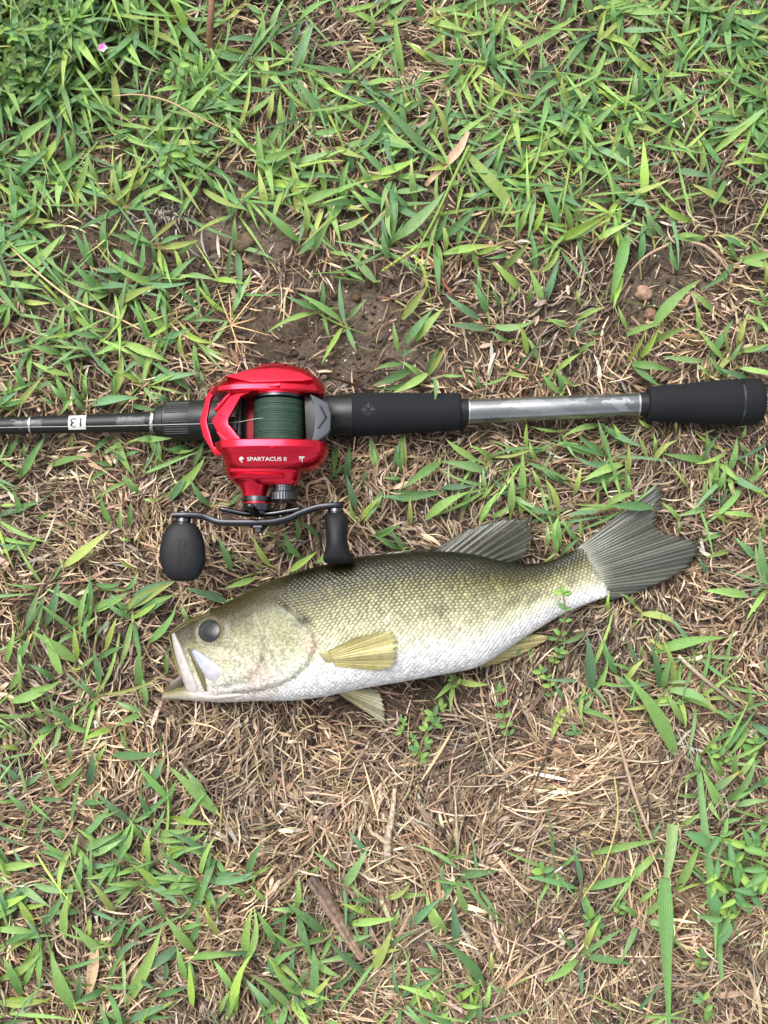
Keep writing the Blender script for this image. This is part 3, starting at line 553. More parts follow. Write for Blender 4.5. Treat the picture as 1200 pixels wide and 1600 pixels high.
def build_grass():
    parts = []
    for t in TILES:
        parts.append(blade_set(tile_blades(*t)))
    # undergrowth between the blades one sees singly: short plants on creeping nodes
    n = 7500
    px = rng.uniform(-240, 1440, n); py = rng.uniform(-240, 1840, n)
    inside = (px > 0) & (px < 1200) & (py > 0) & (py < 1600)
    p = dmap(GRASS, px, py) ** 1.7 * np.where(inside, np.interp(py, [0, 280, 420, 700, 1600], [.36, .34, .20, .17, .22]), .4)
    k = rng.uniform(0, 1, n) < p
    px, py = px[k], py[k]
    rows = []
    for x, y in zip(px, py):
        nb = rng.integers(3, 7); a0 = rng.uniform(0, 2 * math.pi); thin = rng.uniform() < .5
        for q in range(nb):
            a = a0 + q * 2.3 + rng.normal(0, .4); L = rng.uniform(40, 120) if thin else rng.uniform(30, 88); r0 = rng.uniform(0, 10)
            rows.append([x + math.cos(a) * r0, y + math.sin(a) * r0, x + math.cos(a) * (L + r0), y + math.sin(a) * (L + r0), rng.uniform(4, 7) if thin else rng.uniform(8, 13.5)])
    for x, y in zip(rng.uniform(-1500, 2700, 4200), rng.uniform(-1500, 3100, 4200)):      # the same lawn beyond the frame
        if -240 < x < 1440 and -240 < y < 1840: continue
        a0 = rng.uniform(0, 6.28)
        for q in range(4):
            a = a0 + q * 1.7 + rng.normal(0, .4); L = rng.uniform(40, 120)
            rows.append([x, y, x + math.cos(a) * L, y + math.sin(a) * L, rng.uniform(6, 13)])
    R = np.array(rows)
    bad = np.zeros(len(R), bool)
    for t in (0, .35, .7, 1.0):
        bad |= in_things(R[:, 0] * (1 - t) + R[:, 2] * t, R[:, 1] * (1 - t) + R[:, 3] * t)
    parts.append(blade_set(R[~bad], zadd=-4))
    # thin lateral stems and runners, and a few fine hair-like leaves
    m = 900
    x = rng.uniform(-200, 1400, m); y = rng.uniform(-200, 1800, m); kk = (rng.uniform(0, 1, m) < dmap(GRASS, x, y)) & ~in_things(x, y); x, y = x[kk], y[kk]; m = len(x)
    a = rng.uniform(0, 6.28, m); L = rng.uniform(30, 90, m)
    P0 = W(x, y, rng.uniform(4, 10, m)); P2 = W(x + np.cos(a) * L, y + np.sin(a) * L, rng.uniform(6, 20, m)); P1 = (P0 + P2) / 2 + rng.normal(0, 5 / PPM, (m, 3)); P1[:, 2] = abs(P1[:, 2]) + 4 / PPM
    ca = pick([lin(130, 150, 84), lin(150, 140, 96), lin(110, 140, 70), lin(140, 110, 90)], m, .15)
    parts.append(ribbons(P0, P1, P2, rng.uniform(2.2, 4.2, m) / PPM, rng.normal(0, .5, m), 7, 3, lambda t: 1 - .5 * t, ca, ca * .9, np.full(m, .5), fold=-.6))
    V, F, C, U = join(parts)
    o = obj('grass', new_mesh('grass', V, F, True, C, U), M['leaf'])
    tag(o, 'low green crabgrass lawn growing in patches through the straw', 'grass', None, 'stuff')
    for ox, oy, s, txt, lab in TUFTS:
        B = tile_blades(ox, oy, s, txt)
        c = np.mean([[b[0], b[1]] for b in B], 0); w = W(c[0], c[1], 0)
        e = empty('grass_tuft', w); tag(e, lab, 'grass tuft', 'single grass tufts')
        for b in B:
            v, f, cc, u = blade_set([b], ns=9, zadd=4, origin=w, sheath=False)
            obj('blade', new_mesh('blade', v, f, True, cc, u), M['leaf'], e)
build_grass()

# ------------------------------------------------------------------ single long blades, stems and twigs
def path_blade(name, label, cat, pts, widths, ca, cb=None, tipstart=.8, mat='leaf', fold=.2, rolls=0.0, group=None):
    """ribbon through photo-pixel points (px,py,z) with a width at each"""
    P = np.array(pts, float); n = max(12, 6 * len(P))
    S = cr(np.column_stack([P, widths]), n); w0 = W(P[0][0], P[0][1], 0)
    pts3 = W(S[:, 0], S[:, 1], S[:, 2]) - w0
    tan = np.gradient(pts3, axis=0); tan /= np.linalg.norm(tan, axis=1, keepdims=True)
    side = np.cross(tan, [0, 0, 1.0]); side /= np.linalg.norm(side, axis=1, keepdims=True) + 1e-9; nr = np.cross(side, tan)
    s2 = side * math.cos(rolls) + nr * math.sin(rolls); n2 = nr * math.cos(rolls) - side * math.sin(rolls)
    hw = np.maximum(S[:, 3], .4)[:, None] / 2 / PPM
    ks = np.linspace(-1, 1, 5)
    V = np.stack([pts3 + s2 * hw * k + n2 * hw * fold * (abs(k) * 2 - 1) for k in ks], 1).reshape(-1, 3)
    t = np.linspace(0, 1, n); f = np.clip((t - tipstart) / .12, 0, 1)[:, None]
    cb = ca if cb is None else cb
    C = np.repeat((np.array(ca) * (1 - f) + np.array(cb) * f)[:, None], 5, 1).reshape(-1, 3)
    U = np.stack(np.broadcast_arrays(np.linspace(0, 1, 5)[None], t[:, None]), -1).reshape(-1, 2)
    o = obj(name, new_mesh(name, V, grid_faces(n, 5), True, C, U), M[mat]); o.location = w0
    return tag(o, label, cat, group, 'thing')

G1, G2 = lin(108, 150, 88), lin(92, 138, 92)
path_blade('long_grass', 'long cut blade standing clear of the straw near the bottom right', 'grass blade', [(1045, 1600, 30), (1042, 1500, 34), (1040, 1430, 36), (1038, 1372, 34)], [5, 14, 22, 16], G1, rolls=.1)
path_blade('long_grass', 'pale square-cut blade tip folded above the long bottom-right blade', 'grass blade', [(1041, 1372, 40), (1047, 1330, 42), (1051, 1288, 40)], [9, 16, 17], lin(140, 168, 112), rolls=-.1)
path_blade('long_grass', 'long narrow blue-green blade beside the leafy weed at the right', 'grass blade', [(1090, 1183, 24), (1100, 1285, 30), (1110, 1370, 30), (1120, 1450, 28), (1128, 1530, 22)], [7, 11, 12, 12, 5], lin(118, 156, 102))
path_blade('long_grass', 'broad yellowing blade with a dry brown tip above the bare soil', 'grass blade', [(727, 237, 20), (760, 275, 34), (785, 305, 30), (803, 338, 18)], [8, 18, 17, 5], lin(136, 158, 84), lin(196, 168, 136), .7)
path_blade('dry_straw_strip', 'dry pinkish brown folded leaf left of the broad yellowing blade', 'dry leaf', [(665, 290, 14), (690, 262, 24), (716, 235, 30), (732, 205, 26)], [6, 12, 14, 5], lin(188, 152, 128), mat='straw')
path_blade('dry_straw_strip', 'wide flat strip of tan dry leaf lying at the lower left', 'dry leaf', [(138, 1560, 16), (146, 1510, 22), (150, 1465, 18)], [5, 17, 4], lin(176, 150, 120), mat='straw', fold=.3)

def stem_mesh(pts, rad, seg=6, n=None):
    P = cr(np.array(pts, float), n or 8 * len(pts)); w0 = W(pts[0][0], pts[0][1], 0)
    p3 = W(P[:, 0], P[:, 1], P[:, 2]) - w0
    r = np.interp(np.linspace(0, 1, len(P)), np.linspace(0, 1, len(rad)), rad) / PPM
    v, f = tube_pts(p3, r, seg)
    return v, f, w0

def stem(name, label, cat, pts, rad, ca, cb=None, group=None, mat='straw'):
    v, f, w0 = stem_mesh(pts, rad)
    t = np.repeat(np.linspace(0, 1, len(v) // 6), 6)[:, None]
    cb = ca if cb is None else cb
    o = obj(name, new_mesh(name, v, f, True, np.array(ca) * (1 - t) + np.array(cb) * t), M[mat]); o.location = w0
    return tag(o, label, cat, group, 'thing')
SG = 'loose dry grass stems'
stem('dry_straw', 'long curved tan grass stem lying on the straw mat below the fish tail', 'dry stem', [(952, 1085, 26), (968, 1160, 34), (988, 1230, 38), (1008, 1285, 34), (1022, 1318, 30)], [1.6, 2.4, 2.9, 2.6, 1.8], lin(150, 130, 110), lin(168, 144, 120), SG)
stem('dry_straw', 'dark thin stem reaching in from the right edge below the tail', 'dry stem', [(1060, 1025, 22), (1085, 1048, 28), (1115, 1073, 30), (1160, 1106, 28), (1215, 1135, 24)], [3.4, 3.2, 3.0, 2.6, 2.4], lin(176, 164, 140), lin(52, 36, 32), SG)
stem('dry_straw', 'thin yellowish stem bent across the straw, left of the long cut blade', 'dry stem', [(960, 1212, 26), (965, 1275, 34), (946, 1347, 34), (910, 1405, 24)], [1.1, 1.3, 1.3, 1.0], lin(172, 164, 104), lin(178, 156, 104), SG)
stem('dry_straw', 'thin tan stem arching over the grass at the upper left', 'dry stem', [(178, 150, 42), (215, 148, 50), (262, 158, 50), (312, 184, 44), (368, 210, 32)], [1.1, 1.5, 1.6, 1.5, 1.1], lin(180, 158, 122), lin(172, 144, 110), SG)
stem('dry_straw', 'rough brown upright stalk at the top edge', 'dry stem', [(331, -30, 70), (330, 20, 64), (328, 60, 40), (337, 92, 10)], [5, 5.5, 6, 6.5], lin(128, 100, 76), lin(112, 84, 64), SG)
stem('dry_straw', 'sharply bent straw beside the reel tension knob', 'dry stem', [(480, 782, 20), (481, 757, 40), (494, 752, 44), (508, 748, 44), (514, 764, 36), (520, 782, 26)], [1.5, 2.0, 2.4, 2.4, 2, 1.7], lin(206, 176, 146), None, SG)
stem('dry_straw', 'long thin straw slanting across bare soil at the left', 'dry stem', [(8, 378, 20), (60, 427, 28), (117, 470, 30), (173, 492, 28), (220, 515, 22)], [1.2, 1.6, 1.7, 1.6, 1.3], lin(200, 176, 134), None, SG)
stem('dry_straw', 'reddish thin stalk lying on soil right of the seed head', 'dry stem', [(655, 385, 16), (680, 420, 20), (705, 460, 18)], [1.5, 2.0, 1.4], lin(150, 92, 74), None, SG)
stem('dry_straw', 'pale bent stem over soil right of the wide drooping blade', 'dry stem', [(985, 424, 16), (1010, 400, 28), (1040, 384, 30), (1046, 380, 26)], [1.3, 2.0, 2.4, 1.6], lin(164, 140, 116), None, SG)
stem('dry_straw', 'dry curled grey-tan strip above the butt grip at the right', 'dry stem', [(1068, 376, 24), (1100, 384, 30), (1122, 402, 30), (1138, 424, 22)], [1.4, 2.8, 3.0, 1.6], lin(160, 138, 116), None, SG)

def dead_clump():
    r = np.random.default_rng(77); n = 170; w0 = W(272, 330, 0)
    a = r.uniform(0, 6.28, n); x = 268 + r.normal(0, 30, n); y = 326 + r.normal(0, 13, n); L = r.uniform(8, 26, n); a = np.where(r.uniform(0, 1, n) < .6, 1.5 + r.normal(0, .5, n), a)
    P0 = W(x, y, r.uniform(2, 10, n)) - w0; P2 = W(x + np.cos(a) * L, y + np.sin(a) * L * .8, r.uniform(3, 14, n)) - w0; P1 = (P0 + P2) / 2; P1[:, 2] += 6 / PPM
    c = np.array([lin(160, 152, 142), lin(108, 101, 94), lin(70, 66, 64), lin(56, 51, 49), lin(136, 124, 112)])[r.integers(0, 5, n)]
    v, f, cc, u = ribbons(P0, P1, P2, r.uniform(2, 4, n) / PPM, r.normal(0, .4, n), 4, 2, lambda t: 1 - .6 * t, c, c * .8, np.full(n, .4))
    o = obj('dead_root_clump', new_mesh('dead_root_clump', v, f, True, cc, u), M['straw']); o.location = w0
    tag(o, 'grey and black clump of dead roots on the bare soil, upper left', 'root clump', None, 'thing')
dead_clump()

def seed_cross():
    c = (361, 508); w0 = W(c[0], c[1], 0); e = empty('dry_seed_head', w0)
    tag(e, 'star-shaped dry straw seed head on bare soil above the reel', 'seed head')
    for x, y in ((340, 452), (378, 560), (425, 525), (400, 497), (330, 520), (358, 460), (420, 430)):
        P = W([c[0], (c[0] + x) / 2 + rng.normal(0, 2), x], [c[1], (c[1] + y) / 2, y], [22, 28, 16]) - w0
        v, f = tube_pts(cr(P, 8), np.linspace(1.3, .8, 8) / PPM, 5)
        obj('ray', new_mesh('ray', v, f, True, np.tile(lin(202, 172, 126), (len(v), 1))), M['straw'], e)
seed_cross()

def green_seed_head():
    w0 = W(730, 235, 0); e = empty('seed_stalk', w0); tag(e, 'green grass seed stalk with two bumpy spikes over the bare soil', 'seed stalk')
    P = cr([(733, 228, 46), (706, 284, 50), (680, 340, 50), (648, 398, 44)], 20); p = W(P[:, 0], P[:, 1], P[:, 2]) - w0
    v, f = tube_pts(p, np.linspace(2.6, 1.8, 20) / PPM, 6)
    obj('stem', new_mesh('stem', v, f, True, np.tile(lin(140, 170, 86), (len(v), 1)), np.zeros((len(v), 2))), M['weed'], e)
    for pts in ([(652, 386, 46), (626, 404, 42), (598, 423, 30)], [(648, 400, 46), (661, 420, 42), (668, 447, 30)]):
        P = cr(pts, 26); p = W(P[:, 0], P[:, 1], P[:, 2]) - w0
        r = (2.6 + .9 * np.sin(np.arange(26) * 2.1)) * np.linspace(1, .8, 26) / PPM
        v, f = tube_pts(p, r, 7); vs, fs = [v], list(f); o = len(v)
        for q in range(1, 25):                       # paired spikelets
            a = tube_pts(np.array([p[q], p[q] + (p[q] - p[q - 1]) * 2.2 + np.array([(-1) ** q * 2.6, (-1) ** q * 1.2, 1.5]) / PPM]), np.array([1.7, .5]) / PPM, 5)
            vs.append(a[0]); fs += [tuple(i + o for i in t) for t in a[1]]; o += len(a[0])
        V = np.vstack(vs)
        obj('spike', new_mesh('spike', V, fs, True, np.tile(lin(172, 186, 100), (len(V), 1)) * rng.uniform(.8, 1.2, (len(V), 1)), np.zeros((len(V), 2))), M['weed'], e)
green_seed_head()

def rough_branch(pts, rad, seed, seg=12):
    r_ = np.random.default_rng(seed); n = 8 * len(pts)
    P = cr(np.array(pts, float), n); w0 = W(pts[0][0], pts[0][1], 0); p3 = W(P[:, 0], P[:, 1], P[:, 2]) - w0
    r = np.interp(np.linspace(0, 1, n), np.linspace(0, 1, len(rad)), rad) * r_.uniform(.9, 1.1, n) / PPM
    v, f = tube_pts(p3, r, seg)
    v = v + r_.normal(0, .45 / PPM, v.shape)
    lob = 1 + .16 * np.sin(np.arange(seg) * 2.4)[None, :, None]
    c = p3[:, None]; v = (c + (v.reshape(n, seg, 3) - c) * lob).reshape(-1, 3)
    return v, f, w0, n, seg
def stick():
    v, f, w0, n, sg = rough_branch([(484, 1372, 20), (503, 1398, 23), (524, 1430, 24), (545, 1466, 23), (566, 1500, 18)], [7, 10.5, 9.5, 8, 4], 3)
    t = np.repeat(np.linspace(0, 1, n), sg)
    c = lin(92, 80, 74)[None] * (1 - t[:, None]) + lin(152, 126, 106)[None] * t[:, None]
    c *= np.random.default_rng(4).uniform(.5, 1.5, (1, sg, 1)).repeat(n, 0).reshape(-1, 1)
    o = obj('stick', new_mesh('stick', v, f, True, c), M['wood']); o.location = w0
    tag(o, 'weathered dark brown broken stick lying on straw near the bottom', 'stick')
    v, f, w1, n, sg = rough_branch([(617, 1232, 24), (613, 1275, 30), (606, 1310, 28), (606, 1348, 20)], [3.4, 4.4, 5.6, 5], 5, 9)
    e = empty('forked_twig', w1); tag(e, 'pale forked twig standing out of the straw below the fish', 'twig')
    obj('main_branch', new_mesh('main_branch', v, f, True, np.tile(lin(176, 160, 140), (len(v), 1)) * np.random.default_rng(6).uniform(.55, 1.15, (len(v), 1))), M['wood'], e)
    v, f, w2, n, sg = rough_branch([(604, 1318, 27), (590, 1306, 28), (580, 1300, 26), (577, 1286, 24)], [3.8, 3.4, 2.8, 2], 7, 8)
    obj('side_branch', new_mesh('side_branch', v + (w2 - w1), f, True, np.tile(lin(170, 150, 126), (len(v), 1))), M['wood'], e)
stick()

def pebble(label, px, py, r, col, flat=.7, cat='pebble', name='pebble'):
    bm = bmesh.new(); bmesh.ops.create_icosphere(bm, subdivisions=3, radius=1.0)
    v = np.array([q.co[:] for q in bm.verts]); f = np.array([[q.index for q in p.verts] for p in bm.faces]); bm.free()
    d = 1 + .1 * np.sin(v @ np.array([3.1, 1.7, 2.2]) + px) + .06 * np.sin(v @ np.array([-4.3, 5.1, 2.9]) + py)
    w = W(px, py, r * .4); v = v * d[:, None] * np.array([1, .92, flat]) * r / PPM
    o = obj(name, new_mesh(name, v, f, True, np.tile(col, (len(v), 1)) * rng.uniform(.75, 1.25, (len(v), 1))), M['crumb'])
    o.location = (w[0], w[1], gh(w[0], w[1]) + r * flat * .55 / PPM)
    tag(o, label, cat)
pebble('round brown pebble on dark bare soil near the wide drooping blade', 1006, 458, 14, lin(150, 122, 104))
pebble('smaller reddish clod just under the round brown pebble', 1018, 490, 11, lin(128, 98, 82), cat='clod', name='soil_clod')
pebble('grey-brown soil lump in the bare patch above the reel', 381, 380, 17, lin(98, 84, 68), .6, cat='clod', name='soil_clod')
pebble('tiny white pebble under the rod left of the reel', 234, 713, 4, lin(226, 222, 214))
pebble('white stone at the top right corner', 1187, 4, 8, lin(224, 218, 206))

# ------------------------------------------------------------------ small-leaved weeds
def oval_leaf(n=10, fold=.18, point=0.0):
    a = np.linspace(0, 2 * math.pi, n, endpoint=False)
    x = .5 - .5 * np.cos(a); y = .31 * np.sin(a) * (1 - point * (x - .35))
    rim = np.stack([x, y, abs(y) * fold * 2 - .22 * (x - .35) ** 2], -1)
    mid = np.array([[.25, 0, 0], [.5, 0, .0], [.75, 0, -.03]])
    V = np.vstack([rim, mid])
    F = []
    half = n // 2
    m = [n, n + 1, n + 2]
    def mi(k): return m[min(2, max(0, int((0.5 - .5 * math.cos(2 * math.pi * k / n)) * 3)))]
    for k in range(n):
        k2 = (k + 1) % n; a_, b_ = mi(k), mi(k2)
        F.append((k, k2, b_)) if a_ == b_ else F.extend([(k, k2, b_), (k, b_, a_)])
    return V, F
def leaf_variants(point, pal, cnt=4):
    V, F = oval_leaf(12, .2, point); out = []
    for q in range(cnt):
        c = np.tile(pal[q % len(pal)], (len(V), 1)); c[12:] *= 1.18
        me = new_mesh('leaf', V, F, True, c, np.zeros((len(V), 2))); me.materials.append(M['weed']); out.append(me)
    return out
WEED = [lin(112, 150, 76), lin(98, 138, 74), lin(130, 164, 82), lin(90, 130, 80)]
LV = leaf_variants(.2, WEED)
LN = leaf_variants(.9, [lin(116, 156, 88), lin(100, 140, 84), lin(138, 172, 84), lin(88, 130, 84)])
def leaf_obj(me, parent, loc, az, pitch, roll, size, wid=1.0):
    o = bpy.data.objects.new('leaf', me); COL.objects.link(o); o.parent = parent
    o.location = loc; o.rotation_euler = (roll, pitch, az); o.scale = (size, size * wid, size)
    return o
def sprig(label, pts, leafpx, pairs, seed, name='weed_sprig', variants=None, wid=1.0, trif=False, stemcol=None, group='small leafy weeds'):
    r = random.Random(seed); w0 = W(pts[0][0], pts[0][1], 0); e = empty(name, w0); tag(e, label, 'weed', group)
    P = cr(np.array(pts, float), 24); p = W(P[:, 0], P[:, 1], P[:, 2]) - w0
    v, f = tube_pts(p, np.linspace(1.5, .9, 24) / PPM, 5)
    obj('stem', new_mesh('stem', v, f, True, np.tile(lin(130, 120, 76) if stemcol is None else stemcol, (len(v), 1)), np.zeros((len(v), 2))), M['weed'], e)
    variants = variants or LV
    d = P[-1] - P[0]; base = math.atan2(-d[1], d[0])
    for k in range(pairs):
        i = min(23, int(23 * (k + 1) / pairs)); q = p[i]
        if trif or k == pairs - 1:
            angs = (base, base + 1.25, base - 1.25)
            if trif: a0 = base + r.uniform(-1, 1) + (1.2 if k % 2 else -1.2); angs = (a0, a0 + 1.15, a0 - 1.15)
        else: angs = (base + 1.15 + r.uniform(-.2, .2), base - 1.15 + r.uniform(-.2, .2))
        off = np.array([math.cos(angs[0]), math.sin(angs[0]), .2]) * (4 / PPM if trif else 0)
        for a in angs:
            leaf_obj(r.choice(variants), e, q + off, a + r.uniform(-.15, .15), r.uniform(-.25, .3), r.uniform(-.3, .3), leafpx * r.uniform(.62, 1.0) / PPM, wid * r.uniform(.75, 1.0))
    return e
sprig('pinnate green weed sprig lying over the fish flank near the tail', [(868, 1008, 26), (878, 985, 60), (884, 960, 76), (880, 930, 80), (878, 928, 78)], 15, 5, 1)
sprig('yellow-green weed sprig on straw right of the anal fin tip', [(862, 1042, 14), (868, 1030, 24), (874, 1018, 28)], 14, 3, 2)
sprig('two-leaved seedling poking up at the belly beside the anal fin', [(762, 1042, 14), (756, 1026, 40), (754, 1020, 44)], 14, 1, 3)
sprig('grey-green weed sprig on straw below the anal fin tip', [(864, 1098, 12), (862, 1080, 24), (856, 1062, 26), (846, 1050, 26)], 15, 4, 4)
sprig('weed seedling on dark soil right of the pelvic fin', [(722, 1082, 10), (714, 1070, 22), (708, 1062, 22)], 14, 2, 5)
sprig('branching weed sprig on straw below the pelvic fin, largest of its kind', [(652, 1200, 12), (656, 1175, 26), (664, 1150, 30), (678, 1128, 26), (684, 1105, 20)], 17, 7, 6, trif=True)
sprig('left side shoot of faded small leaves below the pelvic fin', [(650, 1165, 12), (634, 1150, 22), (626, 1132, 20)], 14, 3, 7, trif=True)
sprig('upright chain of pale green leaves on straw below the anal fin', [(800, 1158, 12), (792, 1138, 24), (786, 1112, 28), (782, 1080, 22)], 15, 5, 8)
sprig('little three-leaved seedling on straw under the tail shoot', [(900, 1166, 12), (900, 1156, 22), (898, 1146, 24)], 17, 1, 9)
sprig('small weed seedling on straw in the lower right, upper one', [(852, 1385, 12), (850, 1372, 22), (848, 1362, 24)], 18, 2, 10)
sprig('weed rosette with six rounded leaves on the lower right straw', [(922, 1452, 12), (924, 1446, 24), (926, 1438, 28)], 20, 2, 11, trif=True)
sprig('small pale sprig right of the six-leaved rosette', [(962, 1432, 12), (966, 1426, 24), (970, 1418, 24)], 14, 2, 12)
sprig('light green weed seedling near the bottom edge at the right', [(1094, 1588, 12), (1098, 1578, 24), (1100, 1566, 28)], 18, 2, 13, trif=True)
sprig('weed seedling between the two long right-hand blades', [(1092, 1520, 12), (1094, 1508, 22), (1096, 1495, 24)], 15, 3, 14)
sprig('thin weed sprig beneath the dark stem at the right edge', [(1135, 1200, 12), (1128, 1185, 24), (1120, 1172, 26)], 17, 3, 15)
sprig('weed sprig touching the right edge below the dark stem', [(1178, 1200, 12), (1175, 1180, 24), (1180, 1160, 28)], 18, 4, 16)
sprig('single clover leaf among grass above the bare soil', [(712, 300, 10), (711, 294, 20), (710, 288, 22)], 15, 1, 17)
sprig('bright green clover tuft at the foot of the upper left grass', [(262, 262, 20), (264, 250, 34), (266, 240, 40)], 19, 4, 18, trif=True)
sprig('clover sprig with rounded leaves right of the pink flower', [(272, 140, 20), (273, 122, 40), (276, 104, 46)], 19, 5, 19, trif=True)
sprig('clover sprig above the upper left tan stem end', [(300, 225, 16), (302, 210, 30), (306, 196, 36)], 17, 3, 20, trif=True)
def leafy_weed():
    r = random.Random(31); w0 = W(1150, 1385, 0); e = empty('leafy_weed', w0)
    tag(e, 'leafy weed with many narrow pointed leaves at the right edge', 'weed', 'small leafy weeds')
    for (x, y) in ((1128, 1310), (1165, 1330), (1190, 1320), (1120, 1372), (1145, 1402), (1180, 1396), (1150, 1350), (1200, 1365), (1135, 1430)):
        P = W([1150, (1150 + x) / 2, x], [1385, (1385 + y) / 2, y], [14, 44, r.uniform(50, 70)]) - w0
        v, f = tube_pts(cr(P, 10), np.linspace(1.6, .9, 10) / PPM, 5)
        obj('stem', new_mesh('stem', v, f, True, np.tile(lin(110, 96, 70), (len(v), 1)), np.zeros((len(v), 2))), M['weed'], e)
        for k in range(5):
            leaf_obj(r.choice(LN), e, P[2] + np.array([r.uniform(-6, 6), r.uniform(-6, 6), r.uniform(-8, 4)]) / PPM, r.uniform(0, 6.28), r.uniform(-.3, .35), r.uniform(-.4, .4), r.uniform(22, 40) / PPM, .52)
    for x, y, a in ((1108, 1318, 2.7), (1120, 1425, 1.9), (1138, 1440, 4.3)):
        leaf_obj(LN[3], e, W(x, y, 60) - w0, a, 0, .1, 38 / PPM, .85)
leafy_weed()

def clover_patch():
    n = 3900; px = rng.uniform(-240, 380, n); py = rng.uniform(-240, 300, n)
    d = np.clip(1.25 - (np.maximum(px - 20, 0) / 190) ** 2 - (np.maximum(py - 30, 0) / 130) ** 2, 0, 1) ** 1.0
    d = np.maximum(d, .10 * np.clip(1.2 - np.hypot((px - 240) / 150, (py - 160) / 130), 0, 1) * 2)
    k = rng.uniform(0, 1, n) < d; px, py, d = px[k], py[k], d[k]
    V0, F0 = oval_leaf(8, .25, .1); F0 = [t for t in F0]; nf = np.array([t if len(t) == 3 else t for t in F0])
    vs, cs = [], []
    for x, y, dd in zip(px, py, d):
        z = rng.uniform(10, 25 + 60 * dd); a0 = rng.uniform(0, 6.28); s = rng.uniform(8, 15) / PPM; c = W(x, y, z)
        col = pick(WEED + [lin(92, 130, 60), lin(80, 116, 66), lin(72, 104, 60), lin(84, 110, 56)], 1, .25)[0] * np.array([.8, .74, .55])
        for a in (a0, a0 + 2.09, a0 + 4.19):
            p = rng.uniform(-.5, .25); ca, sa, cp, sp = math.cos(a), math.sin(a), math.cos(p), math.sin(p)
            v = V0 * s; x1 = v[:, 0] * cp + v[:, 2] * sp; z1 = -v[:, 0] * sp + v[:, 2] * cp
            vs.append(np.stack([x1 * ca - v[:, 1] * sa, x1 * sa + v[:, 1] * ca, z1], -1) + c); cs.append(np.tile(col, (len(V0), 1)))
    m = len(vs); F = (np.arange(m)[:, None, None] * len(V0) + nf[None]).reshape(-1, 3)
    V = np.vstack(vs)
    o = obj('clover_patch', new_mesh('clover_patch', V, F, True, np.vstack(cs), np.zeros((len(V), 2))), M['weed'])
    tag(o, 'dense mound of tiny round clover leaves in the upper left corner', 'clover', None, 'stuff')
clover_patch()

def flower():
    w0 = W(161, 76, 0); e = empty('pink_flower', w0); tag(e, 'tiny pink and white flower among the upper left clover', 'flower')
    z = 88
    P = W([166, 164, 161], [92, 84, 76], [40, 70, z]) - w0; v, f = tube_pts(cr(P, 8), 1.0 / PPM, 5)
    obj('stem', new_mesh('stem', v, f, True, np.tile(lin(120, 110, 70), (len(v), 1)), np.zeros((len(v), 2))), M['weed'], e)
    V, F = oval_leaf(10, .3, -.2)
    for k in range(5):
        c = lin(226, 132, 206) if k < 3 else lin(240, 226, 236)
        me = new_mesh('petal', V, F, True, np.tile(c, (len(V), 1)), np.zeros((len(V), 2)))
        o = obj('petal', me, M['weed'], e); o.location = W(161, 76, z) - w0; o.rotation_euler = (0, -.5, k * 1.257 + 1.2); s = 8.5 / PPM; o.scale = (s, s * 1.3, s)
flower()

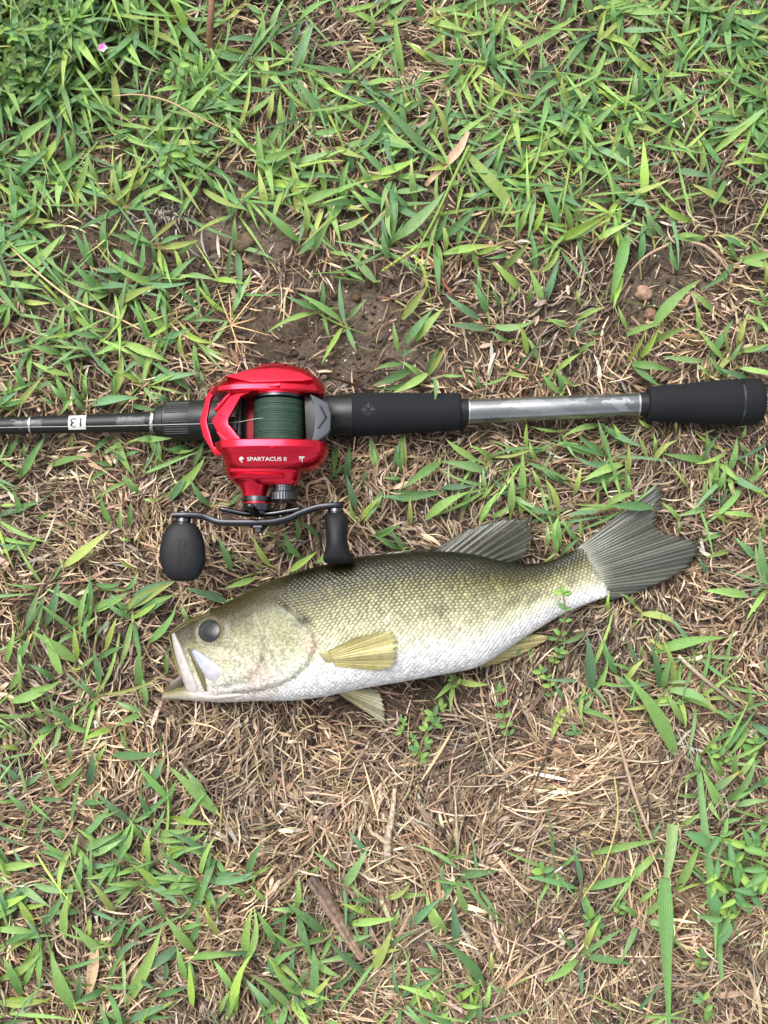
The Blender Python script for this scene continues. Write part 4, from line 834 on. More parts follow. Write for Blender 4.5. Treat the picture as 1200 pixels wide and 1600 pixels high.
# ------------------------------------------------------------------ the fish
FF = Frame(640, 975, 46)
def build_fish():
    root = empty('bass', FF.loc)
    tag(root, 'olive-backed bass lying on its side on the straw, mouth slightly open', 'fish')
    SECT = np.array([  # Tx,Ty, Bx,By, half thickness, axis height
        (263, 993, 290, 1066, 9, 44), (272, 985, 300, 1086, 19, 44), (300, 967.5, 320, 1093, 28, 44), (330, 953, 346, 1095, 36, 45), (370, 933, 380, 1094, 44, 47),
        (410, 912.5, 415, 1092, 50, 51), (450, 899, 455, 1092, 54, 54), (500, 886, 505, 1086, 57, 57), (560, 872.5, 565, 1073.5, 58, 58), (620, 866, 625, 1063.5, 56, 57),
        (680, 862.5, 690, 1052, 52, 53), (735, 866, 745, 1040.5, 46, 48), (780, 875.5, 790, 1014, 38, 42), (820, 881, 833, 987, 30, 36), (860, 876, 880, 960, 23, 30),
        (890, 864.5, 920, 943, 17, 27), (911, 855, 951, 932, 10, 26), (926, 848, 970, 927, 3, 26)], float)
    NS, NP = 270, 96
    S = cr(SECT, NS)
    T, B, th, zc = S[:, 0:2], S[:, 2:4], S[:, 4], S[:, 5]
    phi = np.linspace(0, 2 * math.pi, NP, endpoint=False)     # 0 back, pi/2 upper flank, pi belly
    def section(i, ph):
        """point in px for fractional station i and angle ph"""
        i = np.asarray(i, float); ph = np.asarray(ph, float)
        ii = np.arange(NS); f = lambda a: np.interp(i, ii, a)
        tx, ty, bx, by, h, z = f(T[:, 0]), f(T[:, 1]), f(B[:, 0]), f(B[:, 1]), f(th), f(zc)
        c = np.cos(ph); s = np.sin(ph)
        cs = np.sign(c) * abs(c) ** .92; ss = np.sign(s) * abs(s) ** .86
        x = (tx + bx) / 2 + (tx - bx) / 2 * cs; y = (ty + by) / 2 + (ty - by) / 2 * cs
        return x, y, z + h * ss
    OPER = np.array([(440, 935), (452, 948), (468, 960), (484, 976), (494, 992), (498, 1008), (492, 1026), (480, 1043), (462, 1058), (440, 1069), (408, 1077), (372, 1081)], float)
    PREO = np.array([(404, 962), (412, 985), (419, 1008), (417, 1030), (406, 1050), (385, 1062), (358, 1068)], float)
    def sdist(x, y, line):
        """distance to polyline; sign + on the head side (left of it)"""
        best = np.full(x.shape, 1e9); sg = np.zeros(x.shape)
        for a, b in zip(line[:-1], line[1:]):
            d = b - a; t = np.clip(((x - a[0]) * d[0] + (y - a[1]) * d[1]) / (d @ d), 0, 1)
            qx, qy = x - (a[0] + t * d[0]), y - (a[1] + t * d[1]); r = np.hypot(qx, qy)
            s = np.sign(d[0] * qy - d[1] * qx); m = r < best; best = np.where(m, r, best); sg = np.where(m, s, sg)
        return best * sg
    sm = lambda a, b, v: (lambda t: t * t * (3 - 2 * t))(np.clip((v - a) / (b - a), 0, 1))
    def relief(x, y):
        d = sdist(x, y, OPER); o = np.where(d > 0, 4.6 * np.exp(-d / 55.0) * sm(0, 5, d), -2.4 * np.exp(d / 10.0))
        o = o * sm(930, 952, y)
        p = sdist(x, y, PREO); o = o + np.where(p > 0, 2.6 * np.exp(-p / 22.0) * sm(0, 4, p), -1.2 * np.exp(p / 6.0)) * sm(955, 975, y)
        e = np.hypot(x - 332, y - 986); o = o + 1.4 * np.exp(-((e - 24) / 5.0) ** 2)                 # orbit rim
        o = o - 2.2 * np.exp(-((y - (1004 + (x - 330) * .35)) / 5.0) ** 2) * sm(300, 325, x) * sm(420, 380, x)
        return o
    def head_mask(x, y):
        """1 on the head (no scales), 0 on the body"""
        d = sdist(x, y, OPER)
        nape = 470 - (y - 885) * .55
        return np.where(y > 948, (d > -2) & (x < 520), x < nape)
    def colour(x, y, v, z_up):
        ks = np.array([0, .07, .17, .27, .38, .49, .60, .71, .81, .91, 1.0])
        cols = np.array([lin(22, 21, 9), lin(28, 27, 12), lin(44, 43, 19), lin(74, 73, 40), lin(118, 118, 88), lin(160, 158, 130), lin(186, 185, 156), lin(204, 205, 184), lin(216, 219, 211), lin(222, 227, 224), lin(226, 231, 232)])
        c = np.stack([np.interp(v, ks, cols[:, k]) for k in range(3)], -1)
        hm = sm(470, 420, x)[:, None]                                    # head: browner top, grey-yellow cheek
        hk = np.array([0, .11, .25, .35, .47, .63, .77, .9, 1.0])
        hc = np.array([lin(44, 39, 18), lin(52, 47, 23), lin(72, 66, 38), lin(120, 118, 86), lin(156, 155, 126), lin(174, 172, 146), lin(190, 188, 172), lin(208, 205, 199), lin(214, 211, 208)])
        ch = np.stack([np.interp(v, hk, hc[:, k]) for k in range(3)], -1)
        c = c * (1 - hm) + ch * hm
        # faint dark lateral blotches towards the tail and on the back
        bl = np.exp(-((v - .50) / .07) ** 2) * sm(560, 700, x) * (.5 + .5 * np.sin(x * .085) * np.sin(x * .037 + 1)) * .5
        bl = bl + np.exp(-((x - 700) / 34) ** 2 - ((v - .1) / .1) ** 2) * .25
        c = c * (1 - bl[:, None])
        # gill cover: dark ear spot, pink lower edge, olive streaks
        sp = 1.5 * np.exp(-(((x - 478) / 11) ** 2 + ((y - 971) / 8) ** 2)) + 1.0 * np.exp(-(((x - 452) / 10) ** 2 + ((y - 952) / 6) ** 2))
        c = c * (1 - .85 * np.clip(sp, 0, 1)[:, None]) + lin(40, 46, 42) * .3 * np.clip(sp, 0, 1)[:, None]
        pk = .6 * np.exp(-(((x - 488) / 9) ** 2 + ((y - 1012) / 14) ** 2)) + .4 * np.exp(-(((x - 412) / 22) ** 2 + ((y - 1058) / 16) ** 2)) + .4 * np.exp(-(((x - 348) / 7) ** 2 + ((y - 1026) / 5) ** 2)) + .35 * np.exp(-(((x - 360) / 40) ** 2 + ((y - 1084) / 6) ** 2))
        c = c * (1 - pk[:, None]) + lin(222, 176, 164) * pk[:, None]
        er = .75 * np.exp(-((np.hypot(x - 332, y - 986) - 20) / 5.0) ** 2); c = c * (1 - er[:, None]) + lin(84, 78, 50) * er[:, None]
        gr = .5 * np.exp(-((sdist(x, y, OPER)) / 3.0) ** 2) * sm(940, 960, y) + .35 * np.exp(-(sdist(x, y, PREO) / 3.5) ** 2) * sm(955, 975, y)
        c = c * (1 - gr[:, None]) + lin(120, 116, 84) * gr[:, None]
        st = .35 * np.exp(-((x - 440) / 26) ** 2 - ((y - 1010) / 34) ** 2) * np.clip(np.sin((x * .8 - y * .45) * .42) * 1.6, 0, 1); c = c * (1 - st[:, None]) + lin(110, 106, 70) * st[:, None]
        ol = .75 * np.exp(-(((x - 452) / 20) ** 2 + ((y - 992 - (x - 452) * .6) / 20) ** 2)); c = c * (1 - ol[:, None]) + lin(138, 138, 96) * ol[:, None]
        tl = sm(905, 950, x + (y - 890) * -.45)[:, None]; c = c * (1 - .45 * tl) + lin(120, 124, 112) * .45 * tl
        return np.clip(c * .93, 0, .62)
    I, PH = np.meshgrid(np.arange(NS), phi, indexing='ij')
    x, y, z = section(I.ravel(), PH.ravel())
    up = np.clip(np.sin(PH.ravel()), 0, 1)
    z = z + relief(x, y) * sm(.05, .4, up)
    v = (1 - np.cos(PH.ravel())) / 2
    c = colour(x, y, v, up)
    body_v = FF.v(x, y, z)
    rings = body_v.reshape(NS, NP, 3)
    V, F = loft(rings)
    me = new_mesh('body', V, F, True, c)
    fix_normals(me)
    obj('body', me, M['fish'], root)
    bvh = BVHTree.FromPolygons([tuple(q) for q in V], F)
    def top(px, py, default=None):
        o = FF.v(px, py, 400); h = bvh.ray_cast(Vector(o), Vector((0, 0, -1)))
        return (h[0].z / FF.k) if h[0] is not None else default
    # ---------------- scales
    mid = np.stack(section(np.arange(NS), np.full(NS, math.pi / 2)), -1)
    arc = np.concatenate([[0], np.cumsum(np.linalg.norm(np.diff(mid, axis=0), axis=1))])
    fine = np.linspace(-.25 * math.pi, 1.25 * math.pi, 241)
    Ig, Pg = np.meshgrid(np.arange(0, NS), fine, indexing='ij')
    gx, gy, gz = section(Ig.ravel(), Pg.ravel()); G = np.stack([gx, gy, gz], -1).reshape(NS, 241, 3)
    seg = np.linalg.norm(np.diff(G, axis=1), axis=2); cum = np.concatenate([np.zeros((NS, 1)), np.cumsum(seg, 1)], 1); cum -= cum[:, 120:121]
    dx, dy = 7.9, 4.6
    si, sp_ = [], []
    for r in range(-40, 41):
        a = np.arange(0, arc[-1], dx) + (dx / 2 if r % 2 else 0) + rng.normal(0, .7, len(np.arange(0, arc[-1], dx)))
        i = np.interp(a, arc, np.arange(NS)); i = i[(i > 30) & (i < NS - 4)]
        for q in i:
            cm = cum[int(round(q))]; d = r * dy
            if d < cm[0] + 2 or d > cm[-1] - 2: continue
            si.append(q); sp_.append(np.interp(d, cm, fine))
    si, sp_ = np.array(si), np.array(sp_)
    px, py, pz = section(si, sp_)
    ok = ~head_mask(px, py).astype(bool) & (si < NS - 9)
    ok &= ~((sp_ < .05) | (sp_ > math.pi * 1.06))
    si, sp_ = si[ok], sp_[ok]; px, py, pz = px[ok], py[ok], pz[ok]
    C0 = np.stack([px, py, pz + relief(px, py) * sm(.05, .4, np.clip(np.sin(sp_), 0, 1))], -1)
    e = np.stack(section(si + .6, sp_), -1) - np.stack(section(si - .6, sp_), -1); e /= np.linalg.norm(e, axis=1, keepdims=True)   # tailwards
    g = np.stack(section(si, sp_ + .02), -1) - np.stack(section(si, sp_ - .02), -1); g /= np.linalg.norm(g, axis=1, keepdims=True)    # bellywards
    nn = np.cross(e, g); nn *= np.sign(nn[:, 2:3] + 1e-9) * np.where(abs(nn[:, 2:3]) < .15, np.sign(nn[:, 2:3] + 1e-9), 1)
    m = len(si)
    a = np.linspace(0, 2 * math.pi, 10, endpoint=False)
    rx = np.cos(a) * 5.9; ry = np.sin(a) * 4.05; rz = np.cos(a) * 1.0 - .25
    rx = np.where(rx > 0, rx * .86, rx); loc = np.vstack([[.4, 0, 1.05], np.stack([rx * .55, ry * .6, np.cos(a) * .5 + .65], -1), np.stack([rx, ry, rz], -1)])
    sz = rng.uniform(.84, 1.14, (m, 1, 1)) * np.interp(px, [480, 520, 800, 950], [.82, 1, .98, .86])[:, None, None]
    Lc = loc[None] * sz
    P = C0[:, None] + Lc[..., 0:1] * e[:, None] + Lc[..., 1:2] * g[:, None] + Lc[..., 2:3] * nn[:, None]
    fan = [(0, 1 + k, 1 + (k + 1) % 10) for k in range(10)]
    quads = [(1 + k, 11 + k, 11 + (k + 1) % 10, 1 + (k + 1) % 10) for k in range(10)]
    tri = np.array(fan + [(q[0], q[1], q[2]) for q in quads] + [(q[0], q[2], q[3]) for q in quads])
    Fs = (np.arange(m)[:, None, None] * 21 + tri[None]).reshape(-1, 3)
    vv = (1 - np.cos(np.clip(sp_, 0, math.pi))) / 2
    base = colour(px, py, vv, None)
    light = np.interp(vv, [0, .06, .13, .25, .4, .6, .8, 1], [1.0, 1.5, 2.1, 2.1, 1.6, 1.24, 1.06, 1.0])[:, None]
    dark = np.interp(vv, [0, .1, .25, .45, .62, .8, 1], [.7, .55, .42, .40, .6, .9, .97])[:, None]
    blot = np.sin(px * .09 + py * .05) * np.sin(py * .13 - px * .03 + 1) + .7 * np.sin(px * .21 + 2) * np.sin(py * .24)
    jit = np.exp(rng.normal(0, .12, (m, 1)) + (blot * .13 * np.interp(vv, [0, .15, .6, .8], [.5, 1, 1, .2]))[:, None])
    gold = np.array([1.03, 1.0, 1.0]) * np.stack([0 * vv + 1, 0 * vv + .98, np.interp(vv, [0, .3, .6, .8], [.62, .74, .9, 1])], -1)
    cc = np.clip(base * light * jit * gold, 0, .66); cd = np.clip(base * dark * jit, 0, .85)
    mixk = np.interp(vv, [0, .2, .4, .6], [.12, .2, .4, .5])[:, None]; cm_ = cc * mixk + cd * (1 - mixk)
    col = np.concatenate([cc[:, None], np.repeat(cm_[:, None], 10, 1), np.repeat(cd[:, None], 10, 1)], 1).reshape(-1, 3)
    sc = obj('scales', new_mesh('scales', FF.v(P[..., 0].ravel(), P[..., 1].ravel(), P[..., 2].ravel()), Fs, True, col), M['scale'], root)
    tag(sc, None, None, None, 'stuff')

    # ---------------- strips laid over the head: lips and jaw plates
    def strip(name, pts, widths, dome, ca, cb=None, lift=0.0, parent=root, mat='lip', n=40, na=11, zfix=None, sink=0.0):
        Q = cr(np.column_stack([np.array(pts, float), widths]), n)
        t = np.gradient(Q[:, :2], axis=0); t /= np.linalg.norm(t, axis=1, keepdims=True); nx, ny = -t[:, 1], t[:, 0]
        ks = np.linspace(-1, 1, na)
        X = Q[:, 0:1] + nx[:, None] * Q[:, 2:3] / 2 * ks; Y = Q[:, 1:2] + ny[:, None] * Q[:, 2:3] / 2 * ks
        Zb = np.zeros_like(X); last = 45.0
        for i in range(n):
            for j in range(na):
                zz = top(X[i, j], Y[i, j]) if zfix is None else None
                Zb[i, j] = np.nan if zz is None else zz
        if zfix is not None: Zb[:] = np.interp(np.linspace(0, 1, n), np.linspace(0, 1, len(zfix)), zfix)[:, None]
        mval = np.nanmean(Zb); Zb = np.where(np.isnan(Zb), np.nanmin(Zb) if np.isfinite(mval) else 45, Zb)
        for _ in range(3):
            Zb[1:-1] = (Zb[:-2] + Zb[1:-1] * 2 + Zb[2:]) / 4; Zb[:, 1:-1] = (Zb[:, :-2] + Zb[:, 1:-1] * 2 + Zb[:, 2:]) / 4
        endf = np.sin(np.clip(np.linspace(0, 1, n), .02, .98) * math.pi) ** .3
        Zt = Zb + lift - sink * np.clip(np.linspace(0, 1, n) * 2.2 - 1.2, 0, 1)[:, None] ** 2 + dome * (np.clip(1 - ks ** 2, 0, 1) ** .5)[None] * endf[:, None]
        Zu = Zb - 4
        up_ = FF.v(X, Y, Zt); lo = FF.v(X, Y, Zu)
        ring = np.concatenate([up_, lo[:, ::-1]], 1)
        V_, F_ = loft(ring)
        tt = np.linspace(0, 1, n)[:, None, None]; cb2 = np.array(ca if cb is None else cb)
        cc_ = np.array(ca) * (1 - tt) + cb2 * tt + np.zeros((n, 2 * na, 3))
        mm = new_mesh(name, V_, F_, True, cc_.reshape(-1, 3), sharp=60); fix_normals(mm)
        return obj(name, mm, M[mat], parent)
    strip('lip_edge', [(264, 992), (270, 1012), (279, 1042), (290, 1070)], [3, 6, 7, 2], 3.4, lin(96, 90, 52), lin(120, 112, 74), lift=.4)
    strip('upper_lip', [(272, 990), (281, 1012), (291, 1040), (303, 1070), (310, 1084)], [6, 14, 19, 21, 15], 4.6, lin(148, 149, 142), lin(190, 178, 176), lift=.5, sink=3)
    strip('jaw_groove', [(299, 1012), (310, 1033), (321, 1056), (327, 1078)], [3, 7, 9, 4], 2.0, lin(66, 60, 32), lin(104, 96, 60), lift=1.4)
    strip('jaw_plate', [(306, 1017), (321, 1032), (340, 1050), (354, 1064)], [8, 20, 27, 20], 3.4, lin(142, 148, 174), lin(182, 174, 172), lift=-.2, sink=5)
    strip('snout_ridge', [(266, 990), (284, 977), (305, 967), (330, 957)], [6, 9, 8, 5], 2.4, lin(72, 64, 36), lin(72, 66, 38), lift=.2)
    # ---------------- lower jaw: a tapering wedge jutting past the upper lip
    Q = cr([(255, 1086, 4.0, 6, 40), (258, 1085, 6.2, 9, 40), (268, 1084, 7, 11, 41), (284, 1082, 10, 15, 42), (306, 1083, 11, 19, 43), (340, 1085, 9.5, 24, 43), (380, 1083, 7, 30, 42), (430, 1076, 4, 14, 46)], 60)
    aa = np.linspace(0, 2 * math.pi, 28, endpoint=False)
    X = Q[:, 0:1] + 0 * aa; Y = Q[:, 1:2] - Q[:, 2:3] * np.cos(aa); Z = Q[:, 4:5] + Q[:, 3:4] * np.sin(aa)
    Vj, Fj = loft(FF.v(X, Y, Z))
    tipm = sm(330, 280, X)[..., None]; topm = sm(-.75, .35, np.cos(aa))[None, :, None]
    cj = lin(196, 188, 180) * (1 - tipm * topm) + lin(78, 68, 40) * (tipm * topm); cj = cj * (1 - .45 * tipm) + lin(132, 126, 84) * .45 * tipm
    mj = new_mesh('lower_jaw', Vj, Fj, True, cj.reshape(-1, 3)); fix_normals(mj); obj('lower_jaw', mj, M['lip'], root)
    # dark flesh inside the gape
    strip('mouth_lining', [(258, 1083), (271, 1074), (288, 1061)], [6, 17, 15], 1.5, lin(78, 70, 38), lin(46, 38, 22), zfix=[44, 47, 48])
    # ---------------- eye
    ze = top(332, 985, 70)
    u = np.linspace(0, 1, 15)[1:]; aa = np.linspace(0, 2 * math.pi, 40, endpoint=False)
    R = 18.0
    X = 332 + R * u[:, None] * np.cos(aa); Y = 986 + R * .97 * u[:, None] * np.sin(aa); Z = ze - 1.0 + 5.0 * np.sqrt(np.clip(1 - (u * .98) ** 2, 0, 1))[:, None] + 0 * aa
    def onface(X, Y, add): return np.array([[top(a, b, ze) for a, b in zip(r1, r2)] for r1, r2 in zip(X, Y)]) + add
    Z = onface(X, Y, -.6 + 4.2 * np.sqrt(np.clip(1 - (u * .98) ** 2, 0, 1))[:, None])
    def disc(name, x0, y0, X, Y, Z, ztop, cfun, mat, parent):
        V_ = np.vstack([FF.v(x0, y0, ztop)[None], FF.v(X, Y, Z).reshape(-1, 3)]); n_, m_ = X.shape
        F_ = [(0, 1 + j, 1 + (j + 1) % m_) for j in range(m_)] + [tuple(1 + q for q in t) for t in grid_faces(n_, m_, True)]
        c_ = np.vstack([cfun(np.array([0.0])), np.repeat(cfun(u), m_, 0)])
        mm = new_mesh(name, V_, F_, True, c_); fix_normals(mm); return obj(name, mm, mat, parent)
    rk = np.array([0, .5, .6, .66, .84, .92, 1.0]); rc = np.array([lin(24, 29, 35), lin(26, 31, 36), lin(26, 31, 35), lin(36, 42, 46), lin(30, 35, 36), lin(46, 44, 30), lin(36, 34, 22)])
    eye = disc('eye', 332, 986, X, Y, Z, ze + 3.6, lambda q: np.stack([np.interp(q, rk, rc[:, k]) for k in range(3)], -1), M['eye'], root)
    disc('pupil', 332.5, 986.5, 332.5 + 10.0 * u[:, None] * np.cos(aa), 986.5 + 9.6 * u[:, None] * np.sin(aa), onface(332.5 + 10.0 * u[:, None] * np.cos(aa), 986.5 + 9.6 * u[:, None] * np.sin(aa), -.25 + 4.2 * np.sqrt(1 - (u * .56) ** 2)[:, None]), ze + 3.95, lambda q: np.tile(lin(12, 14, 18), (len(q), 1)), M['eye'], eye)
    # ---------------- fins: membranes with raised rays
    def fin(name, base, tip, nray, cfun, zb, zt, per=6, nt=16, ridge=1.1, bow=0.0, ragged=.03, amem=.8, thick=.5, basecol=None):
        nc = nray * per + 1; s = np.linspace(0, 1, nc); t = np.linspace(0, 1, nt)
        Bp = cr(np.array(base, float), nc) if len(base) > 2 else np.array(base[0])[None] * (1 - s[:, None]) + np.array(base[1])[None] * s[:, None]
        Tp = np.stack([np.interp(s, np.linspace(0, 1, len(tip)), np.array(tip, float)[:, k]) for k in range(2)], -1)
        ph = (s * nray) % 1.0; ray = .5 + .5 * np.cos(2 * math.pi * ph); tone = np.interp(s * nray, np.arange(nray + 1), np.random.default_rng(len(name) * 3).uniform(.45, 1.3, nray + 1))
        rr = np.random.default_rng(len(name) * 7); rg = 1 - ragged * (1 - ray) * rr.uniform(.3, 1.6, nc) - ragged * .8 * np.interp(s * nray, np.arange(nray + 1), rr.uniform(0, 1, nray + 1))
        tt = t[None, :, None] * rg[:, None, None]
        d = Tp - Bp; perp = np.stack([-d[:, 1], d[:, 0]], -1)
        P2 = Bp[:, None] * (1 - tt) + Tp[:, None] * tt + perp[:, None] * (bow * np.sin(math.pi * tt))
        zbv = np.interp(s, np.linspace(0, 1, len(zb)), zb)[:, None]; ztv = np.interp(s, np.linspace(0, 1, len(zt)), zt)[:, None]
        Z = zbv * (1 - t) + ztv * t + ridge * (ray[:, None] ** 1.5) * (1 - .6 * t) + np.sin(s * 9 + 1)[:, None] * 1.6 * t + np.sin(s * 23)[:, None] * .7 * t
        split = (.5 + .5 * np.cos(4 * math.pi * ph))[:, None] * np.clip(t * 2 - .8, 0, 1); Z = Z + split * .5
        rw = np.maximum(ray[:, None] ** 3.5, split * .8 * (1 - .3 * t))
        cA, cB = cfun(s[:, None] + 0 * t, t[None] + 0 * s[:, None])
        rw = rw * np.clip(tone, 0, 1)[:, None]; C = (cA * rw[..., None] + cB * (1 - rw[..., None])) * tone[:, None, None]
        bb = np.clip(1 - t / .16, 0, 1)[None, :, None] * .7; C = C * (1 - bb) + np.array(basecol if basecol is not None else lin(96, 96, 78)) * bb
        al = amem + (1 - amem) * np.clip(rw * 1.3 + (1 - t) * .5, 0, 1)
        upv = FF.v(P2[..., 0], P2[..., 1], Z + thick); lov = FF.v(P2[..., 0], P2[..., 1], Z - thick)
        n_ = nc * nt; f1 = grid_faces(nc, nt); f2 = f1[:, ::-1] + n_
        edge = [k for k in range(nt)] + [i * nt + nt - 1 for i in range(1, nc)] + [(nc - 1) * nt + k for k in range(nt - 2, -1, -1)] + [i * nt for i in range(nc - 2, 0, -1)]
        eg = np.array([(edge[k], edge[(k + 1) % len(edge)], edge[(k + 1) % len(edge)] + n_, edge[k] + n_) for k in range(len(edge))])
        c_ = np.concatenate([C, al[..., None]], -1).reshape(-1, 4)
        mm = new_mesh(name, np.vstack([upv.reshape(-1, 3), lov.reshape(-1, 3)]), np.vstack([f1, f2, eg]), True, np.vstack([c_, c_])); fix_normals(mm)
        return obj(name, mm, M['fin'], root)
    def two(ra, rb, ma, mb):
        return lambda s, t: (np.array(ra) * (1 - t[..., None]) + np.array(rb) * t[..., None], np.array(ma) * (1 - t[..., None]) + np.array(mb) * t[..., None])
    fin('tail_fin', [(903, 858), (922, 876), (937, 902), (946, 934)],
        [(935 + (a - 935) * 1.09, 890 + (b - 890) * 1.09) for a, b in [(1036, 755), (1037, 785), (1030, 806), (1026, 825), (1042, 835), (1066, 838), (1090, 845), (1096, 857), (1080, 880), (1046, 902), (1004, 919), (962, 933)]], 27,
        two(lin(102, 104, 90), lin(84, 85, 74), lin(78, 80, 70), lin(48, 49, 42)), [27, 34, 35, 29], [46, 40, 32, 28, 26, 26], ridge=.9, amem=.9, ragged=.05, basecol=lin(150, 150, 132))
    fin('soft_dorsal_fin', [(664, 865), (700, 864), (750, 871), (798, 883)], [(690, 852), (715, 836), (743, 820), (775, 811), (803, 806), (834, 808), (839, 832), (826, 864), (806, 880)], 13,
        two(lin(76, 76, 60), lin(64, 66, 54), lin(40, 41, 33), lin(30, 34, 28)), [50, 50, 46, 40], [40, 46, 52, 48, 40], ridge=.8, amem=.4, ragged=.07)
    fin('spiny_dorsal_fin', [(528, 882), (580, 872), (630, 868), (672, 866)], [(545, 876), (580, 868), (610, 863), (640, 860), (664, 858), (690, 856)], 9,
        two(lin(96, 92, 70), lin(88, 84, 66), lin(54, 52, 40), lin(60, 58, 46)), [58, 60, 58, 54], [58, 60, 60, 54], ridge=1.0, amem=.8)
    zp = [top(515, 1017, 110) + 2.2, top(520, 1027, 110) + 2.6, top(526, 1039, 108) + 2.2]
    strip('pectoral_lobe', [(503, 1019), (512, 1023), (524, 1028)], [4, 15, 22], 2.4, lin(140, 136, 108), lin(156, 148, 100), lift=.6, sink=1)
    fin('pectoral_fin', [(515, 1017), (520, 1027), (526, 1039)], [(560, 994), (590, 988), (612, 986), (622, 996), (624, 1012), (622, 1028), (616, 1042), (590, 1047)], 13,
        two(lin(160, 146, 70), lin(176, 166, 100), lin(172, 160, 92), lin(196, 188, 136)), zp, [top(590, 989, 110) + 9, top(615, 1000, 110) + 8, top(618, 1020, 108) + 7, top(600, 1045, 104) + 5], ridge=.8, amem=.45, ragged=.05, basecol=lin(168, 158, 108))
    fin('pelvic_fin', [(528, 1082), (540, 1080), (556, 1075)], [(606, 1134), (604, 1120), (603, 1106), (600, 1092), (591, 1077)], 7,
        two(lin(186, 178, 128), lin(206, 202, 180), lin(164, 152, 92), lin(196, 190, 160)), [44, 46, 48], [14, 16, 20, 26], ridge=.8, amem=.45, ragged=.06, basecol=lin(180, 176, 150))
    fin('anal_fin', [(740, 1040), (770, 1026), (798, 1008), (820, 994)], [(762, 1042), (790, 1033), (820, 1022), (845, 1008), (862, 998), (858, 993), (840, 990)], 10,
        two(lin(168, 160, 104), lin(176, 164, 112), lin(150, 142, 88), lin(166, 154, 104)), [40, 38, 34, 30], [22, 22, 24, 26], ridge=1.0, amem=.75, basecol=lin(170, 166, 130))
build_fish()

# ------------------------------------------------------------------ the rod
M['foam'] = mat_plain('black_foam', (.0095, .0108, .013), rough=.8, bump=.3, scale=2600.0, var=.3, spec=.2)
M['rubber'] = mat_plain('black_rubber', (.0065, .007, .0085), rough=.55, bump=.12, scale=1800.0, var=.2, spec=.3)
M['plastic'] = mat_plain('black_plastic', (.008, .0085, .0095), rough=.4, bump=.05, scale=1500.0, var=.15)
M['gloss'] = mat_plain('black_gloss', (.008, .008, .0095), rough=.42, var=.2, scale=300.0, spec=.35)
M['dmetal'] = mat_plain('dark_anodised', (.085, .088, .096), rough=.26, metal=1.0, var=.15, scale=600.0)
M['smetal'] = mat_plain('silver_ring', (.55, .56, .57), rough=.28, metal=1.0, var=.25, scale=900.0)
M['hmetal'] = mat_plain('black_crank', (.035, .036, .04), rough=.26, metal=.9, var=.2, scale=700.0)
M['white'] = mat_plain('white_print', (.62, .62, .60), rough=.5, var=.05)
M['ink'] = mat_plain('black_print', (.02, .02, .022), rough=.5, var=.1)
M['mark'] = mat_plain('pressed_mark', (.006, .006, .007), rough=.6, var=.1)
M['bar'] = mat_plain('grey_thumb_bar', (.075, .082, .094), rough=.48, bump=.08, scale=1600.0, var=.15)
M['foil'] = mat_plain('foil_wrap', (.07, .072, .075), rough=.45, metal=.5, var=.8, scale=380.0, bump=.2)
def red_mat():
    t = NT('red_anodised')
    tc = t.n('ShaderNodeTexCoord'); nz = t.n('ShaderNodeTexNoise', Scale=2500.0, Detail=2.0); t.l(tc.outputs['Object'], nz.inputs['Vector'])
    mr = t.n('ShaderNodeMapRange'); mr.inputs[3].default_value = .14; mr.inputs[4].default_value = .24; t.l(nz.outputs['Fac'], mr.inputs[0])
    n2 = t.n('ShaderNodeTexNoise', Scale=60.0, Detail=6.0, Roughness=.7); t.l(tc.outputs['Object'], n2.inputs['Vector'])
    m2 = t.n('ShaderNodeMapRange'); m2.inputs[1].default_value = .5; m2.inputs[2].default_value = .8; m2.inputs[3].default_value = 0; m2.inputs[4].default_value = .2; t.l(n2.outputs['Fac'], m2.inputs[0])
    ad = t.n('ShaderNodeMath', operation='ADD'); t.l(mr.outputs[0], ad.inputs[0]); t.l(m2.outputs[0], ad.inputs[1]); t.l(ad.outputs[0], t.b.inputs['Roughness'])
    t.set(Base_Color=(.60, .006, .030, 1), Metallic=.85, Coat_Weight=.35, Coat_Roughness=.12)
    return t.m
M['red'] = red_mat()
M['darkred'] = mat_plain('deep_red', (.16, .004, .010), rough=.4, metal=.6, var=.1)
def carbon_mat(name, a, b, rough):
    t = NT(name); tc = t.n('ShaderNodeTexCoord')
    vo = t.n('ShaderNodeTexVoronoi', Scale=95.0, Randomness=1.0); mp = t.n('ShaderNodeMapping'); mp.inputs['Scale'].default_value = (.6, 1.5, 1.0)
    nz = t.n('ShaderNodeTexNoise', Scale=130.0, Detail=4.0); t.l(tc.outputs['Object'], nz.inputs['Vector'])
    mxv = t.n('ShaderNodeMix', data_type='VECTOR'); mxv.inputs[0].default_value = .012; t.l(tc.outputs['Object'], mxv.inputs[4]); t.l(nz.outputs['Color'], mxv.inputs[5])
    t.l(mxv.outputs[1], mp.inputs['Vector']); t.l(mp.outputs[0], vo.inputs['Vector'])
    sc = t.n('ShaderNodeSeparateColor'); t.l(vo.outputs['Color'], sc.inputs[0])
    mx = t.n('ShaderNodeMix', data_type='RGBA'); mx.inputs[6].default_value = c4(a); mx.inputs[7].default_value = c4(b)
    t.l(sc.outputs[0], mx.inputs[0]); t.l(mx.outputs[2], t.b.inputs['Base Color'])
    t.set(Metallic=.85, Roughness=rough, Coat_Weight=.8, Coat_Roughness=.06)
    return t.m
M['carbon'] = carbon_mat('forged_carbon', (.15, .155, .16), (.36, .37, .375), .26)

